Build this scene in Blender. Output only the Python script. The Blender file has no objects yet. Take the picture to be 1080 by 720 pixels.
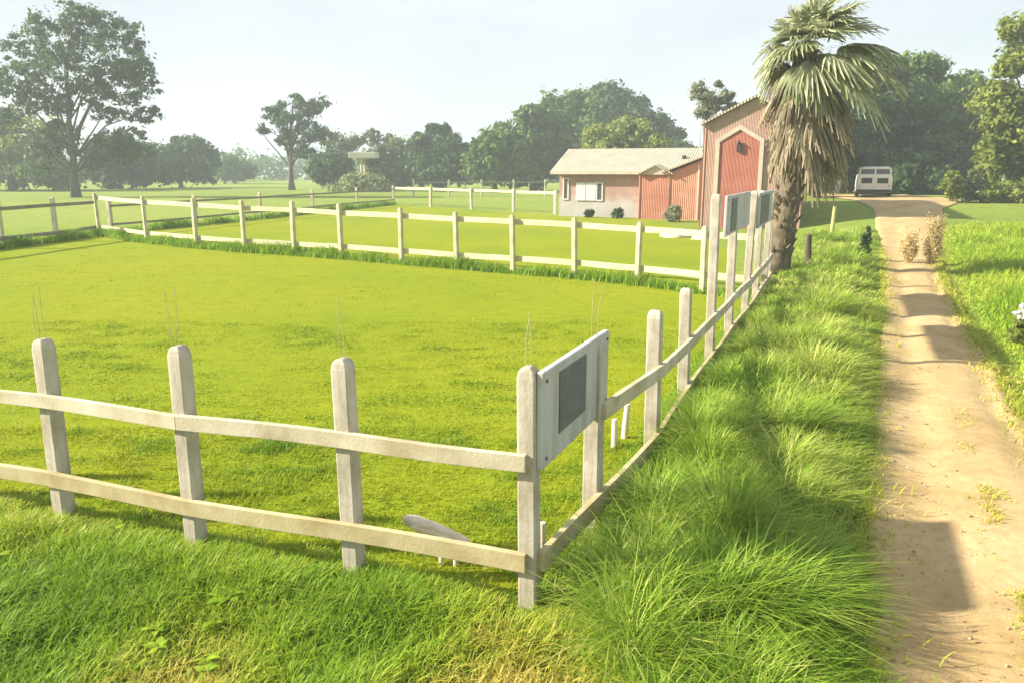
import bpy, math, random
import numpy as np
from mathutils import Vector, Matrix

rnd = random.Random(7)
R = math.radians
C = bpy.context.scene.collection
sc = bpy.context.scene

# ------------------------------------------------------------------ camera, sky, sun, exposure
EYE = 2.7
FPX = 820.0
PITCH = math.atan(180 / FPX)
cam_d = bpy.data.cameras.new('camera')
cam = bpy.data.objects.new('camera', cam_d)
C.objects.link(cam)
cam.location = (0, 0, EYE)
cam.rotation_euler = (math.pi / 2 - PITCH, 0, 0)
cam_d.sensor_width = 36.0
cam_d.lens = FPX / 1080 * 36.0
cam_d.clip_end = 5000
sc.camera = cam

SUN_EL = 29.0
world = bpy.data.worlds.new('World')
sc.world = world
world.use_nodes = True
wn = world.node_tree
wn.nodes.clear()
w_out = wn.nodes.new('ShaderNodeOutputWorld')
w_bg = wn.nodes.new('ShaderNodeBackground')
w_sky = wn.nodes.new('ShaderNodeTexSky')
w_sky.sky_type = 'NISHITA'
w_sky.sun_disc = False
w_sky.sun_elevation = R(SUN_EL)
w_sky.sun_rotation = R(-90)
w_sky.air_density = 1.0
w_sky.dust_density = 3.0
w_sky.ozone_density = 1.0
# a thin milky cloud veil over the blue
w_tc = wn.nodes.new('ShaderNodeTexCoord')
w_map = wn.nodes.new('ShaderNodeMapping')
w_map.inputs['Scale'].default_value = (1.0, 1.0, 3.2)
w_noise = wn.nodes.new('ShaderNodeTexNoise')
w_noise.inputs['Scale'].default_value = 2.6
w_noise.inputs['Detail'].default_value = 5
w_ramp = wn.nodes.new('ShaderNodeValToRGB')
w_ramp.color_ramp.elements[0].position = 0.35
w_ramp.color_ramp.elements[0].color = (0.66, 0.66, 0.66, 1)
w_ramp.color_ramp.elements[1].position = 0.70
w_ramp.color_ramp.elements[1].color = (0.95, 0.95, 0.95, 1)
w_mix = wn.nodes.new('ShaderNodeMix')
w_mix.data_type = 'RGBA'
w_mix.inputs[7].default_value = (7.0, 7.5, 8.1, 1)
wn.links.new(w_tc.outputs['Generated'], w_map.inputs['Vector'])
wn.links.new(w_map.outputs['Vector'], w_noise.inputs['Vector'])
wn.links.new(w_noise.outputs['Fac'], w_ramp.inputs['Fac'])
wn.links.new(w_ramp.outputs['Color'], w_mix.inputs[0])
wn.links.new(w_sky.outputs['Color'], w_mix.inputs[6])
wn.links.new(w_mix.outputs[2], w_bg.inputs['Color'])
w_bg.inputs['Strength'].default_value = 0.044
wn.links.new(w_bg.outputs['Background'], w_out.inputs['Surface'])

sun_d = bpy.data.lights.new('sun', 'SUN')
sun_d.energy = 4.8
sun_d.angle = R(1.4)
sun_d.color = (1.0, 0.90, 0.74)
sun = bpy.data.objects.new('sun', sun_d)
C.objects.link(sun)
sun.location = (-30, 0, 40)
sun.rotation_euler = (0, -R(90 - SUN_EL), R(-1.0))

sc.view_settings.view_transform = 'Standard'
sc.view_settings.look = 'None'
sc.view_settings.exposure = 1.55
sc.view_settings.gamma = 1.0
sc.view_settings.use_curve_mapping = False
sc.render.engine = 'CYCLES'
sc.cycles.max_bounces = 6
sc.cycles.volume_bounces = 1
sc.cycles.transparent_max_bounces = 6

# ------------------------------------------------------------------ helpers
def pixel_ray(x, y):
    b = (360 - y) / FPX
    return (x - 540) / FPX, math.cos(PITCH) + b * math.sin(PITCH), -math.sin(PITCH) + b * math.cos(PITCH)

def spot(px, Y, py=180):
    """world x and z at distance Y for a place read off the photograph"""
    r = pixel_ray(px, py)
    t = Y / r[1]
    return r[0] * t, EYE + r[2] * t

def sm(a, b, x):
    t = np.clip((x - a) / (b - a), 0, 1)
    return t * t * (3 - 2 * t)

def tz(x, y):
    """height of the ground"""
    x = np.asarray(x, dtype=float); y = np.asarray(y, dtype=float)
    z = 1.0 * sm(25, 47, y) * sm(12.3, 17.0, x)
    return z

def tag(o, label=None, cat=None, group=None, kind=None):
    if label: o['label'] = label
    if cat: o['category'] = cat
    if group: o['group'] = group
    if kind: o['kind'] = kind
    return o

def empty(name, loc, rz=0.0):
    o = bpy.data.objects.new(name, None)
    o.empty_display_size = 0.3
    C.objects.link(o)
    o.location = loc
    o.rotation_euler = (0, 0, rz)
    return o

def bmw(o):
    """weld a mesh's touching corners"""
    import bmesh
    bm = bmesh.new(); bm.from_mesh(o.data); bmesh.ops.remove_doubles(bm, verts=bm.verts, dist=1e-5)
    bmesh.ops.solidify(bm, geom=bm.faces[:], thickness=.002)
    bm.to_mesh(o.data); bm.free()

class MB:
    """collects boxes, tubes and faces and links them as ONE mesh object"""
    def __init__(s):
        s.v = []; s.f = []
    def face(s, pts):
        n = len(s.v); s.v += [tuple(p) for p in pts]; s.f.append(tuple(range(n, n + len(pts))))
        return s
    def box(s, x0, x1, y0, y1, z0, z1, m=None):
        pts = [(x0, y0, z0), (x1, y0, z0), (x1, y1, z0), (x0, y1, z0), (x0, y0, z1), (x1, y0, z1), (x1, y1, z1), (x0, y1, z1)]
        if m is not None: pts = [tuple(m @ Vector(p)) for p in pts]
        n = len(s.v); s.v += pts
        for q in ((0, 3, 2, 1), (4, 5, 6, 7), (0, 1, 5, 4), (1, 2, 6, 5), (2, 3, 7, 6), (3, 0, 4, 7)):
            s.f.append(tuple(n + i for i in q))
        return s
    def prism(s, poly, y0, y1):
        """outline in x,z pushed along y"""
        n = len(s.v); k = len(poly)
        s.v += [(x, y0, z) for x, z in poly] + [(x, y1, z) for x, z in poly]
        s.f.append(tuple(n + i for i in range(k))); s.f.append(tuple(n + k + i for i in reversed(range(k))))
        for i in range(k):
            j = (i + 1) % k
            s.f.append((n + i, n + k + i, n + k + j, n + j))
        return s
    def tube(s, pts, rad, n=8, cap=True):
        pts = [Vector(p) for p in pts]
        base = len(s.v)
        for i, p in enumerate(pts):
            d = (pts[min(i + 1, len(pts) - 1)] - pts[max(i - 1, 0)])
            if d.length < 1e-6: d = Vector((0, 0, 1))
            d.normalize()
            a = d.orthogonal() if i == 0 else (a - d * a.dot(d))
            if a.length < 1e-6: a = d.orthogonal()
            a.normalize(); b = d.cross(a)
            r = rad[i] if hasattr(rad, '__len__') else rad
            for k in range(n):
                t = 2 * math.pi * k / n
                s.v.append(tuple(p + (a * math.cos(t) + b * math.sin(t)) * r))
        for i in range(len(pts) - 1):
            for k in range(n):
                q = (k + 1) % n
                s.f.append((base + i * n + k, base + i * n + q, base + (i + 1) * n + q, base + (i + 1) * n + k))
        if cap:
            s.f.append(tuple(base + k for k in reversed(range(n))))
            s.f.append(tuple(base + (len(pts) - 1) * n + k for k in range(n)))
        return s
    def build(s, name, mat, parent=None, smooth=False, bevel=0.0, seg=2):
        me = bpy.data.meshes.new(name)
        me.from_pydata(s.v, [], s.f); me.update()
        me.materials.append(mat)
        if smooth:
            me.polygons.foreach_set('use_smooth', [True] * len(me.polygons))
        o = bpy.data.objects.new(name, me)
        C.objects.link(o)
        if parent: o.parent = parent
        if bevel:
            b = o.modifiers.new('bevel', 'BEVEL'); b.width = bevel; b.segments = seg; b.limit_method = 'ANGLE'
        return o

def quads_mesh(name, V, tint, mat, parent=None, smooth=True, nper=4):
    """V: (n, 4, 3) float array of separate quads (or (n, m, 3) vertices with faces given by nper strips)"""
    n = V.shape[0]; m = V.shape[1]
    co = V.reshape(-1, 3).astype(np.float32)
    me = bpy.data.meshes.new(name)
    me.vertices.add(len(co)); me.vertices.foreach_set('co', co.ravel())
    if m == 4:
        idx = np.arange(n * 4, dtype=np.int32).reshape(-1, 4)
    else:                                   # strips of m/2 rungs
        k = m // 2 - 1
        pat = np.array([[2 * i, 2 * i + 1, 2 * i + 3, 2 * i + 2] for i in range(k)], dtype=np.int32)
        idx = (np.arange(n, dtype=np.int32)[:, None, None] * m + pat[None]).reshape(-1, 4)
    nf = len(idx)
    me.loops.add(nf * 4); me.loops.foreach_set('vertex_index', idx.ravel())
    me.polygons.add(nf)
    me.polygons.foreach_set('loop_start', np.arange(0, nf * 4, 4, dtype=np.int32))
    me.update(calc_edges=True)
    if smooth: me.polygons.foreach_set('use_smooth', np.ones(nf, dtype=bool))
    at = me.attributes.new('tint', 'FLOAT', 'POINT')
    at.data.foreach_set('value', np.repeat(tint.astype(np.float32), m))
    me.materials.append(mat)
    o = bpy.data.objects.new(name, me)
    C.objects.link(o)
    if parent: o.parent = parent
    return o

# ------------------------------------------------------------------ materials
def new_mat(name):
    m = bpy.data.materials.new(name); m.use_nodes = True
    nt = m.node_tree
    return m, nt, nt.nodes['Principled BSDF']

def ramp(nt, stops):
    r = nt.nodes.new('ShaderNodeValToRGB')
    e = r.color_ramp.elements
    while len(e) < len(stops): e.new(0.5)
    for i, (p, c) in enumerate(stops):
        e[i].position = p; e[i].color = (*c, 1)
    return r

def noise(nt, scale, detail=4, rough=0.55, coord='Object', stretch=None):
    tc = nt.nodes.new('ShaderNodeTexCoord')
    n = nt.nodes.new('ShaderNodeTexNoise')
    n.inputs['Scale'].default_value = scale; n.inputs['Detail'].default_value = detail; n.inputs['Roughness'].default_value = rough
    if stretch:
        mp = nt.nodes.new('ShaderNodeMapping'); mp.inputs['Scale'].default_value = stretch
        nt.links.new(tc.outputs[coord], mp.inputs['Vector']); nt.links.new(mp.outputs['Vector'], n.inputs['Vector'])
    else:
        nt.links.new(tc.outputs[coord], n.inputs['Vector'])
    return n

def surf(name, stops, scale=6, detail=5, rough=0.8, bump=0.0, bscale=None, stretch=None, metallic=0.0, spec=0.3):
    m, nt, p = new_mat(name)
    n = noise(nt, scale, detail, stretch=stretch)
    r = ramp(nt, stops)
    nt.links.new(n.outputs['Fac'], r.inputs['Fac']); nt.links.new(r.outputs['Color'], p.inputs['Base Color'])
    p.inputs['Roughness'].default_value = rough; p.inputs['Metallic'].default_value = metallic
    p.inputs['Specular IOR Level'].default_value = spec
    if bump:
        n2 = noise(nt, bscale or scale * 4, 6, stretch=stretch)
        b = nt.nodes.new('ShaderNodeBump'); b.inputs['Strength'].default_value = bump; b.inputs['Distance'].default_value = 0.02
        nt.links.new(n2.outputs['Fac'], b.inputs['Height']); nt.links.new(b.outputs['Normal'], p.inputs['Normal'])
    return m

def streaks(m, dark=.62, sc=9):
    """weather streaks and grime running down a post or board"""
    nt = m.node_tree; p = nt.nodes['Principled BSDF']; src = p.inputs['Base Color'].links[0].from_socket
    n = noise(nt, sc, 6, .65, stretch=(1, 1, .12)); n2 = noise(nt, 1.7, 4, .6)
    mu = nt.nodes.new('ShaderNodeMath'); mu.operation = 'MULTIPLY'
    nt.links.new(n.outputs['Fac'], mu.inputs[0]); nt.links.new(n2.outputs['Fac'], mu.inputs[1])
    r = ramp(nt, [(0.14, (dark, dark * .95, dark * .84)), (0.26, (1, 1, 1)), (0.42, (1.12, 1.12, 1.13))])
    nt.links.new(mu.outputs['Value'], r.inputs['Fac'])
    mx = nt.nodes.new('ShaderNodeMix'); mx.data_type = 'RGBA'; mx.blend_type = 'MULTIPLY'; mx.inputs[0].default_value = 1
    nt.links.new(src, mx.inputs[6]); nt.links.new(r.outputs['Color'], mx.inputs[7]); nt.links.new(mx.outputs[2], p.inputs['Base Color'])

def leaf_mat(name, cols, trans=0.35, rough=0.55):
    """cols along the random 'tint' attribute"""
    m, nt, p = new_mat(name)
    a = nt.nodes.new('ShaderNodeAttribute'); a.attribute_name = 'tint'
    k = len(cols)
    r = ramp(nt, [(i / (k - 1), c) for i, c in enumerate(cols)])
    nt.links.new(a.outputs['Fac'], r.inputs['Fac'])
    nt.links.new(r.outputs['Color'], p.inputs['Base Color'])
    p.inputs['Roughness'].default_value = rough; p.inputs['Specular IOR Level'].default_value = 0.2
    t = nt.nodes.new('ShaderNodeBsdfTranslucent')
    nt.links.new(r.outputs['Color'], t.inputs['Color'])
    mx = nt.nodes.new('ShaderNodeMixShader'); mx.inputs['Fac'].default_value = trans
    out = nt.nodes['Material Output']
    nt.links.new(p.outputs['BSDF'], mx.inputs[1]); nt.links.new(t.outputs['BSDF'], mx.inputs[2])
    nt.links.new(mx.outputs['Shader'], out.inputs['Surface'])
    return m

M = {}
M['post'] = surf('weathered_post', [(0.30, (.34, .30, .235)), (0.5, (.45, .41, .335)), (0.68, (.54, .505, .44))], 4, 7, .85, .15, 60)
M['rail'] = surf('weathered_rail', [(0.28, (.34, .285, .17)), (0.5, (.47, .42, .30)), (0.7, (.56, .52, .42))], 3, 7, .85, .15, 50)
M['rail_low'] = surf('tan_lower_rail', [(0.28, (.30, .24, .115)), (0.5, (.42, .36, .20)), (0.7, (.49, .44, .30))], 3, 7, .85, .15, 50)  # yellower, darker tan than the upper rail
M['rusty_bolt'] = surf('rusty_bolt', [(0.3, (.12, .07, .04)), (0.7, (.22, .14, .09))], 60, 3, .7)
M['far_post'] = surf('pale_post', [(0.3, (.44, .41, .27)), (0.7, (.55, .52, .37))], 3, 4, .8)
M['far_rail'] = surf('pale_rail', [(0.3, (.40, .375, .23)), (0.7, (.52, .49, .34))], 2, 4, .75)
M['grey_rail'] = surf('grey_weathered_rail', [(0.3, (.16, .15, .11)), (0.7, (.26, .24, .18))], 2, 4, .85)
M['rebar'] = surf('rusty_wire', [(0.3, (.30, .25, .16)), (0.7, (.40, .35, .24))], 30, 3, .8)
M['board'] = surf('white_painted_board', [(0.3, (.40, .40, .41)), (0.7, (.50, .50, .51))], 3, 5, .6, .1)
M['board_edge'] = M['board']
M['slate'] = surf('dark_slate_panel', [(0.3, (.085, .098, .12)), (0.7, (.135, .15, .175))], 6, 5, .5)
M['chalk'] = surf('faded_lettering', [(0.3, (.16, .18, .21)), (0.7, (.24, .26, .29))], 30, 3, .7)
M['bark'] = surf('bark', [(0.3, (.06, .05, .04)), (0.7, (.13, .11, .085))], 3, 6, .9, .5, 9, (1, 1, .25))
M['pale_bark'] = surf('pale_bark', [(0.3, (.25, .22, .17)), (0.7, (.42, .38, .30))], 3, 6, .9, .4, 9, (1, 1, .25))

streaks(M['post']); streaks(M['board'], .72, 7); streaks(M['far_post'], .7, 6)

# ------------------------------------------------------------------ ground
def ground_mat():
    m, nt, p = new_mat('pasture_grass')
    n1 = noise(nt, 0.05, 4); n2 = noise(nt, 1.6, 6, .6)
    r1 = ramp(nt, [(0.3, (.14, .205, .030)), (0.5, (.19, .25, .04)), (0.7, (.24, .275, .055))])
    r2 = ramp(nt, [(0.25, (.72, .76, .7)), (0.75, (1.15, 1.12, 1.1))])
    mx = nt.nodes.new('ShaderNodeMix'); mx.data_type = 'RGBA'; mx.blend_type = 'MULTIPLY'; mx.inputs[0].default_value = 1
    nt.links.new(n1.outputs['Fac'], r1.inputs['Fac']); nt.links.new(n2.outputs['Fac'], r2.inputs['Fac'])
    nt.links.new(r1.outputs['Color'], mx.inputs[6]); nt.links.new(r2.outputs['Color'], mx.inputs[7])
    nt.links.new(mx.outputs[2], p.inputs['Base Color'])
    p.inputs['Roughness'].default_value = .95; p.inputs['Specular IOR Level'].default_value = .1
    n3 = noise(nt, 14, 6, .7)
    b = nt.nodes.new('ShaderNodeBump'); b.inputs['Strength'].default_value = .6; b.inputs['Distance'].default_value = .06
    nt.links.new(n3.outputs['Fac'], b.inputs['Height']); nt.links.new(b.outputs['Normal'], p.inputs['Normal'])
    return m

def lawn_mat():
    m, nt, p = new_mat('paddock_turf')
    n1 = noise(nt, 0.16, 5, .6); n2 = noise(nt, 2.4, 7, .65, stretch=(1, 2.2, 1))
    r1 = ramp(nt, [(0.28, (.150, .205, .011)), (0.5, (.195, .235, .010)), (0.72, (.23, .242, .012))])
    r2 = ramp(nt, [(0.25, (.70, .76, .7)), (0.5, (1, 1, 1)), (0.8, (1.10, 1.07, 1.2))])
    mx = nt.nodes.new('ShaderNodeMix'); mx.data_type = 'RGBA'; mx.blend_type = 'MULTIPLY'; mx.inputs[0].default_value = 1
    nt.links.new(n1.outputs['Fac'], r1.inputs['Fac']); nt.links.new(n2.outputs['Fac'], r2.inputs['Fac'])
    nt.links.new(r1.outputs['Color'], mx.inputs[6]); nt.links.new(r2.outputs['Color'], mx.inputs[7])
    nt.links.new(mx.outputs[2], p.inputs['Base Color'])
    p.inputs['Roughness'].default_value = .95; p.inputs['Specular IOR Level'].default_value = .05
    n3 = noise(nt, 9, 7, .7)
    b = nt.nodes.new('ShaderNodeBump'); b.inputs['Strength'].default_value = .55; b.inputs['Distance'].default_value = .05
    nt.links.new(n3.outputs['Fac'], b.inputs['Height']); nt.links.new(b.outputs['Normal'], p.inputs['Normal'])
    return m

def dirt_mat():
    m, nt, p = new_mat('sandy_dirt')
    n1 = noise(nt, 0.9, 5, .6); n2 = noise(nt, 9, 8, .7)
    r1 = ramp(nt, [(0.28, (.34, .24, .112)), (0.5, (.43, .315, .16)), (0.72, (.49, .375, .21))])
    r2 = ramp(nt, [(0.25, (.78, .76, .72)), (0.7, (1.1, 1.1, 1.1))])
    mx = nt.nodes.new('ShaderNodeMix'); mx.data_type = 'RGBA'; mx.blend_type = 'MULTIPLY'; mx.inputs[0].default_value = 1
    nt.links.new(n1.outputs['Fac'], r1.inputs['Fac']); nt.links.new(n2.outputs['Fac'], r2.inputs['Fac'])
    nt.links.new(r1.outputs['Color'], mx.inputs[6]); nt.links.new(r2.outputs['Color'], mx.inputs[7])
    nt.links.new(mx.outputs[2], p.inputs['Base Color'])
    p.inputs['Roughness'].default_value = .95; p.inputs['Specular IOR Level'].default_value = .1
    n3 = noise(nt, 22, 8, .75)
    b = nt.nodes.new('ShaderNodeBump'); b.inputs['Strength'].default_value = .5; b.inputs['Distance'].default_value = .02
    nt.links.new(n3.outputs['Fac'], b.inputs['Height']); nt.links.new(b.outputs['Normal'], p.inputs['Normal'])
    return m

def grid_sheet(name, X, Y, Z, mat, keep=None):
    h, w = X.shape
    me = bpy.data.meshes.new(name)
    v = np.stack([X, Y, Z], -1).reshape(-1, 3)
    f = []
    for i in range(h - 1):
        for j in range(w - 1):
            a = i * w + j
            f.append((a, a + 1, a + w + 1, a + w))
    me.from_pydata(v.tolist(), [], f); me.update()
    me.polygons.foreach_set('use_smooth', [True] * len(me.polygons))
    me.materials.append(mat)
    o = bpy.data.objects.new(name, me); C.objects.link(o)
    return tag(o, kind='structure')

gx = np.concatenate([np.linspace(-330, -40, 12), np.linspace(-36, -4, 17), np.arange(-3, 40, .75), np.linspace(40, 330, 14)])
gy = np.concatenate([np.linspace(-50, 0, 8), np.arange(1, 60, .75), np.linspace(61, 330, 22)])
GX, GY = np.meshgrid(gx, gy)
grid_sheet('ground', GX, GY, tz(GX, GY), ground_mat())

# the paddock's corners: front corner, far corners, left corner
FC = (0.11, 4.43); FR = (5.30, 16.60); FL = (-17.75, 33.6); LC = (-19.2, 11.45)
me = bpy.data.meshes.new('paddock_lawn')
LAWN = [FC, FR, (4.3, 17.3), (1.6, 19.95), (-1.56, 21.95), (-5.35, 24.6), (-9.06, 26.4), (-14.0, 29.95), FL, LC]
me.from_pydata([(x, y, .004) for x, y in LAWN], [], [tuple(range(len(LAWN)))]); me.update()
me.materials.append(lawn_mat())
lawn = bpy.data.objects.new('paddock_lawn', me); C.objects.link(lawn); tag(lawn, kind='structure')
me = bpy.data.meshes.new('second_paddock_lawn')
L2 = [(4.4, 17.45), (7.2, 25), (8.2, 34), (8.0, 45.3), (2.9, 47.2), (-9.5, 64), (-17.6, 34.0), (-9.06, 26.8), (-5.35, 25.0), (-1.56, 22.3), (1.6, 20.3)]
me.from_pydata([(x, y, .004) for x, y in L2], [], [tuple(range(len(L2)))]); me.update()
me.materials.append(lawn.data.materials[0])
o = bpy.data.objects.new('second_paddock_lawn', me); C.objects.link(o); tag(o, kind='structure')

# dirt track, with wavy edges and shallow wheel ruts
def edge_l(y): return np.interp(y, [-6, 1, 3.7, 5.5, 8.7, 18.75, 30.3, 40, 46, 56], [-1.8, .85, 1.95, 2.75, 4.25, 9.05, 14.3, 18.4, 20.0, 20.4])
def edge_r(y): return np.interp(y, [-6, 1, 4, 7.14, 13.5, 21.5, 30.3, 40, 46, 56], [-.2, 2.35, 3.75, 5.1, 7.95, 11.8, 16.5, 21.8, 26.4, 27.5])
ty = np.arange(-5, 55, .22); tu = np.linspace(0, 1, 25)
TU, TY = np.meshgrid(tu, ty)
_n = np.random.default_rng(8).normal(size=len(ty)); _n2 = np.random.default_rng(9).normal(size=len(ty))
_sm = np.convolve(_n, np.hanning(13) / 6, 'same') * .05 + np.convolve(_n2, np.hanning(41) / 20, 'same') * .12
wob = np.repeat(_sm[:, None], 25, 1)
L = edge_l(TY) - .06 + wob * (1 - TU); Rr = edge_r(TY) + .06 + np.roll(wob, 60, 0) * TU
TX = L + (Rr - L) * TU
rut = -.035 * (np.exp(-((TU - .30) / .13) ** 2) + np.exp(-((TU - .86) / .09) ** 2)) + .006 * np.sin(TY * .7 + TU * 5)
TZ = tz(TX, TY) + .085 + rut * np.minimum(1, np.minimum(TU, 1 - TU) * 9) - .045 * (np.minimum(TU, 1 - TU) < .01)
grid_sheet('dirt_track', TX, TY, TZ, dirt_mat())

# ------------------------------------------------------------------ haze
hm = bpy.data.materials.new('haze_air'); hm.use_nodes = True
hn = hm.node_tree; hn.nodes.clear()
ho = hn.nodes.new('ShaderNodeOutputMaterial'); hv = hn.nodes.new('ShaderNodeVolumePrincipled')
hv.inputs['Color'].default_value = (.80, .90, 1.0, 1)
hv.inputs['Density'].default_value = .0013
hv.inputs['Anisotropy'].default_value = 0.0
hn.links.new(hv.outputs['Volume'], ho.inputs['Volume'])
hz = MB().box(-335, 335, -55, 335, -1.2, 27).build('haze', hm)
tag(hz, 'pale morning haze lying over the fields and trees', 'haze', kind='stuff')

# ------------------------------------------------------------------ fences
def inside(poly, x, y):
    x = np.asarray(x); y = np.asarray(y); r = np.zeros(x.shape, bool)
    n = len(poly)
    for i in range(n):
        x0, y0 = poly[i]; x1, y1 = poly[(i + 1) % n]
        c = ((y0 > y) != (y1 > y)) & (x < (x1 - x0) * (y - y0) / (y1 - y0 + 1e-12) + x0)
        r ^= c
    return r

def post_mesh(s, top, lean=(0, 0), rz=0.0, round_top=True):
    """square post, rounded at the top, slightly leaning, buried 5 cm"""
    mb = MB(); h = s / 2
    prof = [(-.05, 1.0), (top - .07, 1.0)] + ([(top - .03, .86), (top - .008, .6), (top, .3)] if round_top else [(top - .01, 1.0), (top, .9)])
    n0 = 0
    for z, k in prof:
        for cx, cy in ((-1, -1), (1, -1), (1, 1), (-1, 1)):
            x = cx * h * k; y = cy * h * (k if k < 1 else 1)
            if round_top and k < 1: y = cy * h * (.5 + .5 * k)
            xr = x * math.cos(rz) - y * math.sin(rz); yr = x * math.sin(rz) + y * math.cos(rz)
            mb.v.append((xr + lean[0] * z, yr + lean[1] * z, z))
    for i in range(len(prof) - 1):
        for k in range(4):
            q = (k + 1) % 4
            mb.f.append((i * 4 + k, i * 4 + q, (i + 1) * 4 + q, (i + 1) * 4 + k))
    mb.f.append((3, 2, 1, 0)); e = (len(prof) - 1) * 4; mb.f.append((e, e + 1, e + 2, e + 3))
    return mb

def fence(name, label, pts, rails, size, mats, out, group=None, rebar=(), lean=.02, drop=(), skip_rail=lambda i, k: False):
    """pts: (x, y, top). rails: functions i -> (z bottom, z top). out: +1/-1, the side of the posts the rails are nailed on"""
    root = empty(name, (pts[0][0], pts[0][1], float(tz(pts[0][0], pts[0][1]))))
    tag(root, label, 'fence', group)
    ox, oy, oz = root.location
    dirs = []
    for i in range(len(pts)):
        a = pts[max(i - 1, 0)]; b = pts[min(i + 1, len(pts) - 1)]
        dirs.append(math.atan2(b[1] - a[1], b[0] - a[0]))
    for i, (x, y, top) in enumerate(pts):
        if i in drop: continue
        rz = dirs[i]
        p = post_mesh(size * rnd.uniform(.94, 1.06), top, (rnd.uniform(-lean, lean), rnd.uniform(-lean, lean)), rz).build('post', mats[0], root, bevel=size * .09)
        p.location = (x - ox, y - oy, float(tz(x, y)) - oz)
        if i in rebar:
            rb = MB()
            for q in range(rnd.choice((2, 3))):
                bx = (q - .9) * .033; by = rnd.uniform(-.03, .03)
                hgt = rnd.uniform(.30, .46)
                rb.tube([(bx, by, top - .05), (bx + rnd.uniform(-.012, .012), by, top + hgt * .5), (bx + rnd.uniform(-.03, .03), by, top + hgt)], .0022, 5)
            rb.build('rebar', M['rebar'], p)
    nb = len(pts) - 1
    for k, rf in enumerate(rails):
        i = 0; first = True
        while i < nb:
            if skip_rail(i, k): i += 1; continue
            n = min((2 + k % 2) if first else 3, nb - i); first = False
            th = .045; near = size / 2 - .012
            P = []; ph = rnd.uniform(0, 6); total = n * 4
            for q in range(total + 1):
                bay = min(q // 4, n - 1); t = q / 4 - bay
                a, b = pts[i + bay], pts[i + bay + 1]
                d = Vector((b[0] - a[0], b[1] - a[1])); L = d.length; d /= L
                nd = d.copy()
                if q % 4 == 0 and 0 < q < total:
                    c = pts[i + bay - 1]; e = Vector((a[0] - c[0], a[1] - c[1])).normalized(); nd = (d + e).normalized()
                nrm = Vector((nd.y, -nd.x)) * out
                s_ = L * t + (.002 if q == 0 else 0) - (.002 if q == total else 0)
                (b0, t0), (b1, t1) = rf(i + bay), rf(i + bay + 1)
                sc_ = size / .118
                zb = b0 + (b1 - b0) * t + math.sin(ph + q * .83) * .007 * sc_; zt = t0 + (t1 - t0) * t + math.sin(ph + .5 + q * .71) * .008 * sc_
                wv = math.sin(ph * 2 + q * .9) * .006
                for off in (near + wv, near + th + wv):
                    x = a[0] + d.x * s_ + nrm.x * off; y = a[1] + d.y * s_ + nrm.y * off
                    g = float(tz(a[0] + d.x * s_, a[1] + d.y * s_)) - oz
                    P += [(x - ox, y - oy, g + zb), (x - ox, y - oy, g + zt)]
            mb = MB(); mb.v = P
            for q in range(total):
                o4 = q * 4; n4 = o4 + 4
                mb.f += [(o4, o4 + 1, n4 + 1, n4), (o4 + 2, n4 + 2, n4 + 3, o4 + 3), (o4 + 1, o4 + 3, n4 + 3, n4 + 1), (o4, n4, n4 + 2, o4 + 2)]
            mb.f += [(0, 2, 3, 1), (total * 4, total * 4 + 1, total * 4 + 3, total * 4 + 2)]
            mb.build('rail', M['rail_low'] if (k == 1 and mats[1] is M['rail']) else mats[1], root, bevel=.004 if size > .09 else 0)
            i += n
    return root

front_pts = [(0.11, 4.43, 1.58), (-1.07, 4.84, 1.53), (-2.31, 5.25, 1.52), (-3.56, 5.75, 1.46), (-4.80, 6.20, 1.47), (-6.0, 6.64, 1.5)]
fence('paddock_fence', 'weathered two-rail fence across the foreground, on grey posts with rounded tops and thin rods', front_pts,
      [lambda i: (.950 - .005 * i, 1.060 - .008 * i), lambda i: (.300 - .002 * i, .418 - .002 * i)], .118, (M['post'], M['rail']), -1,
      'fences around the paddocks', rebar=(0, 1, 2, 3), lean=.012)

side_pts = [(0.11, 4.43, 1.55), (0.60, 5.42, 1.50), (1.35, 7.14, 1.43), (2.06, 9.0, 1.36), (2.80, 10.73, 2.39), (3.55, 12.5, 2.30), (4.33, 14.28, 2.34), (5.12, 16.2, 2.30), (5.85, 17.95, 2.20), (6.35, 19.2, 1.5)]
def side_top(i): return (np.interp(i, [0, 1, 2, 3, 9], [.93, .94, .80, .66, .58]), np.interp(i, [0, 1, 2, 3, 9], [1.05, 1.06, .92, .79, .72]))
def side_bot(i): return (np.interp(i, [0, 1, 2, 3, 9], [.27, .25, .12, .10, .13]), np.interp(i, [0, 1, 2, 3, 9], [.40, .40, .25, .23, .27]))
fence('paddock_fence', 'two-rail fence running away beside the track with sign boards fixed to it', side_pts, [side_top, side_bot], .125,
      (M['post'], M['rail']), 1, 'fences around the paddocks', rebar=(1,), drop=(0,), skip_rail=lambda i, k: i == 0 and k == 0)

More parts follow.
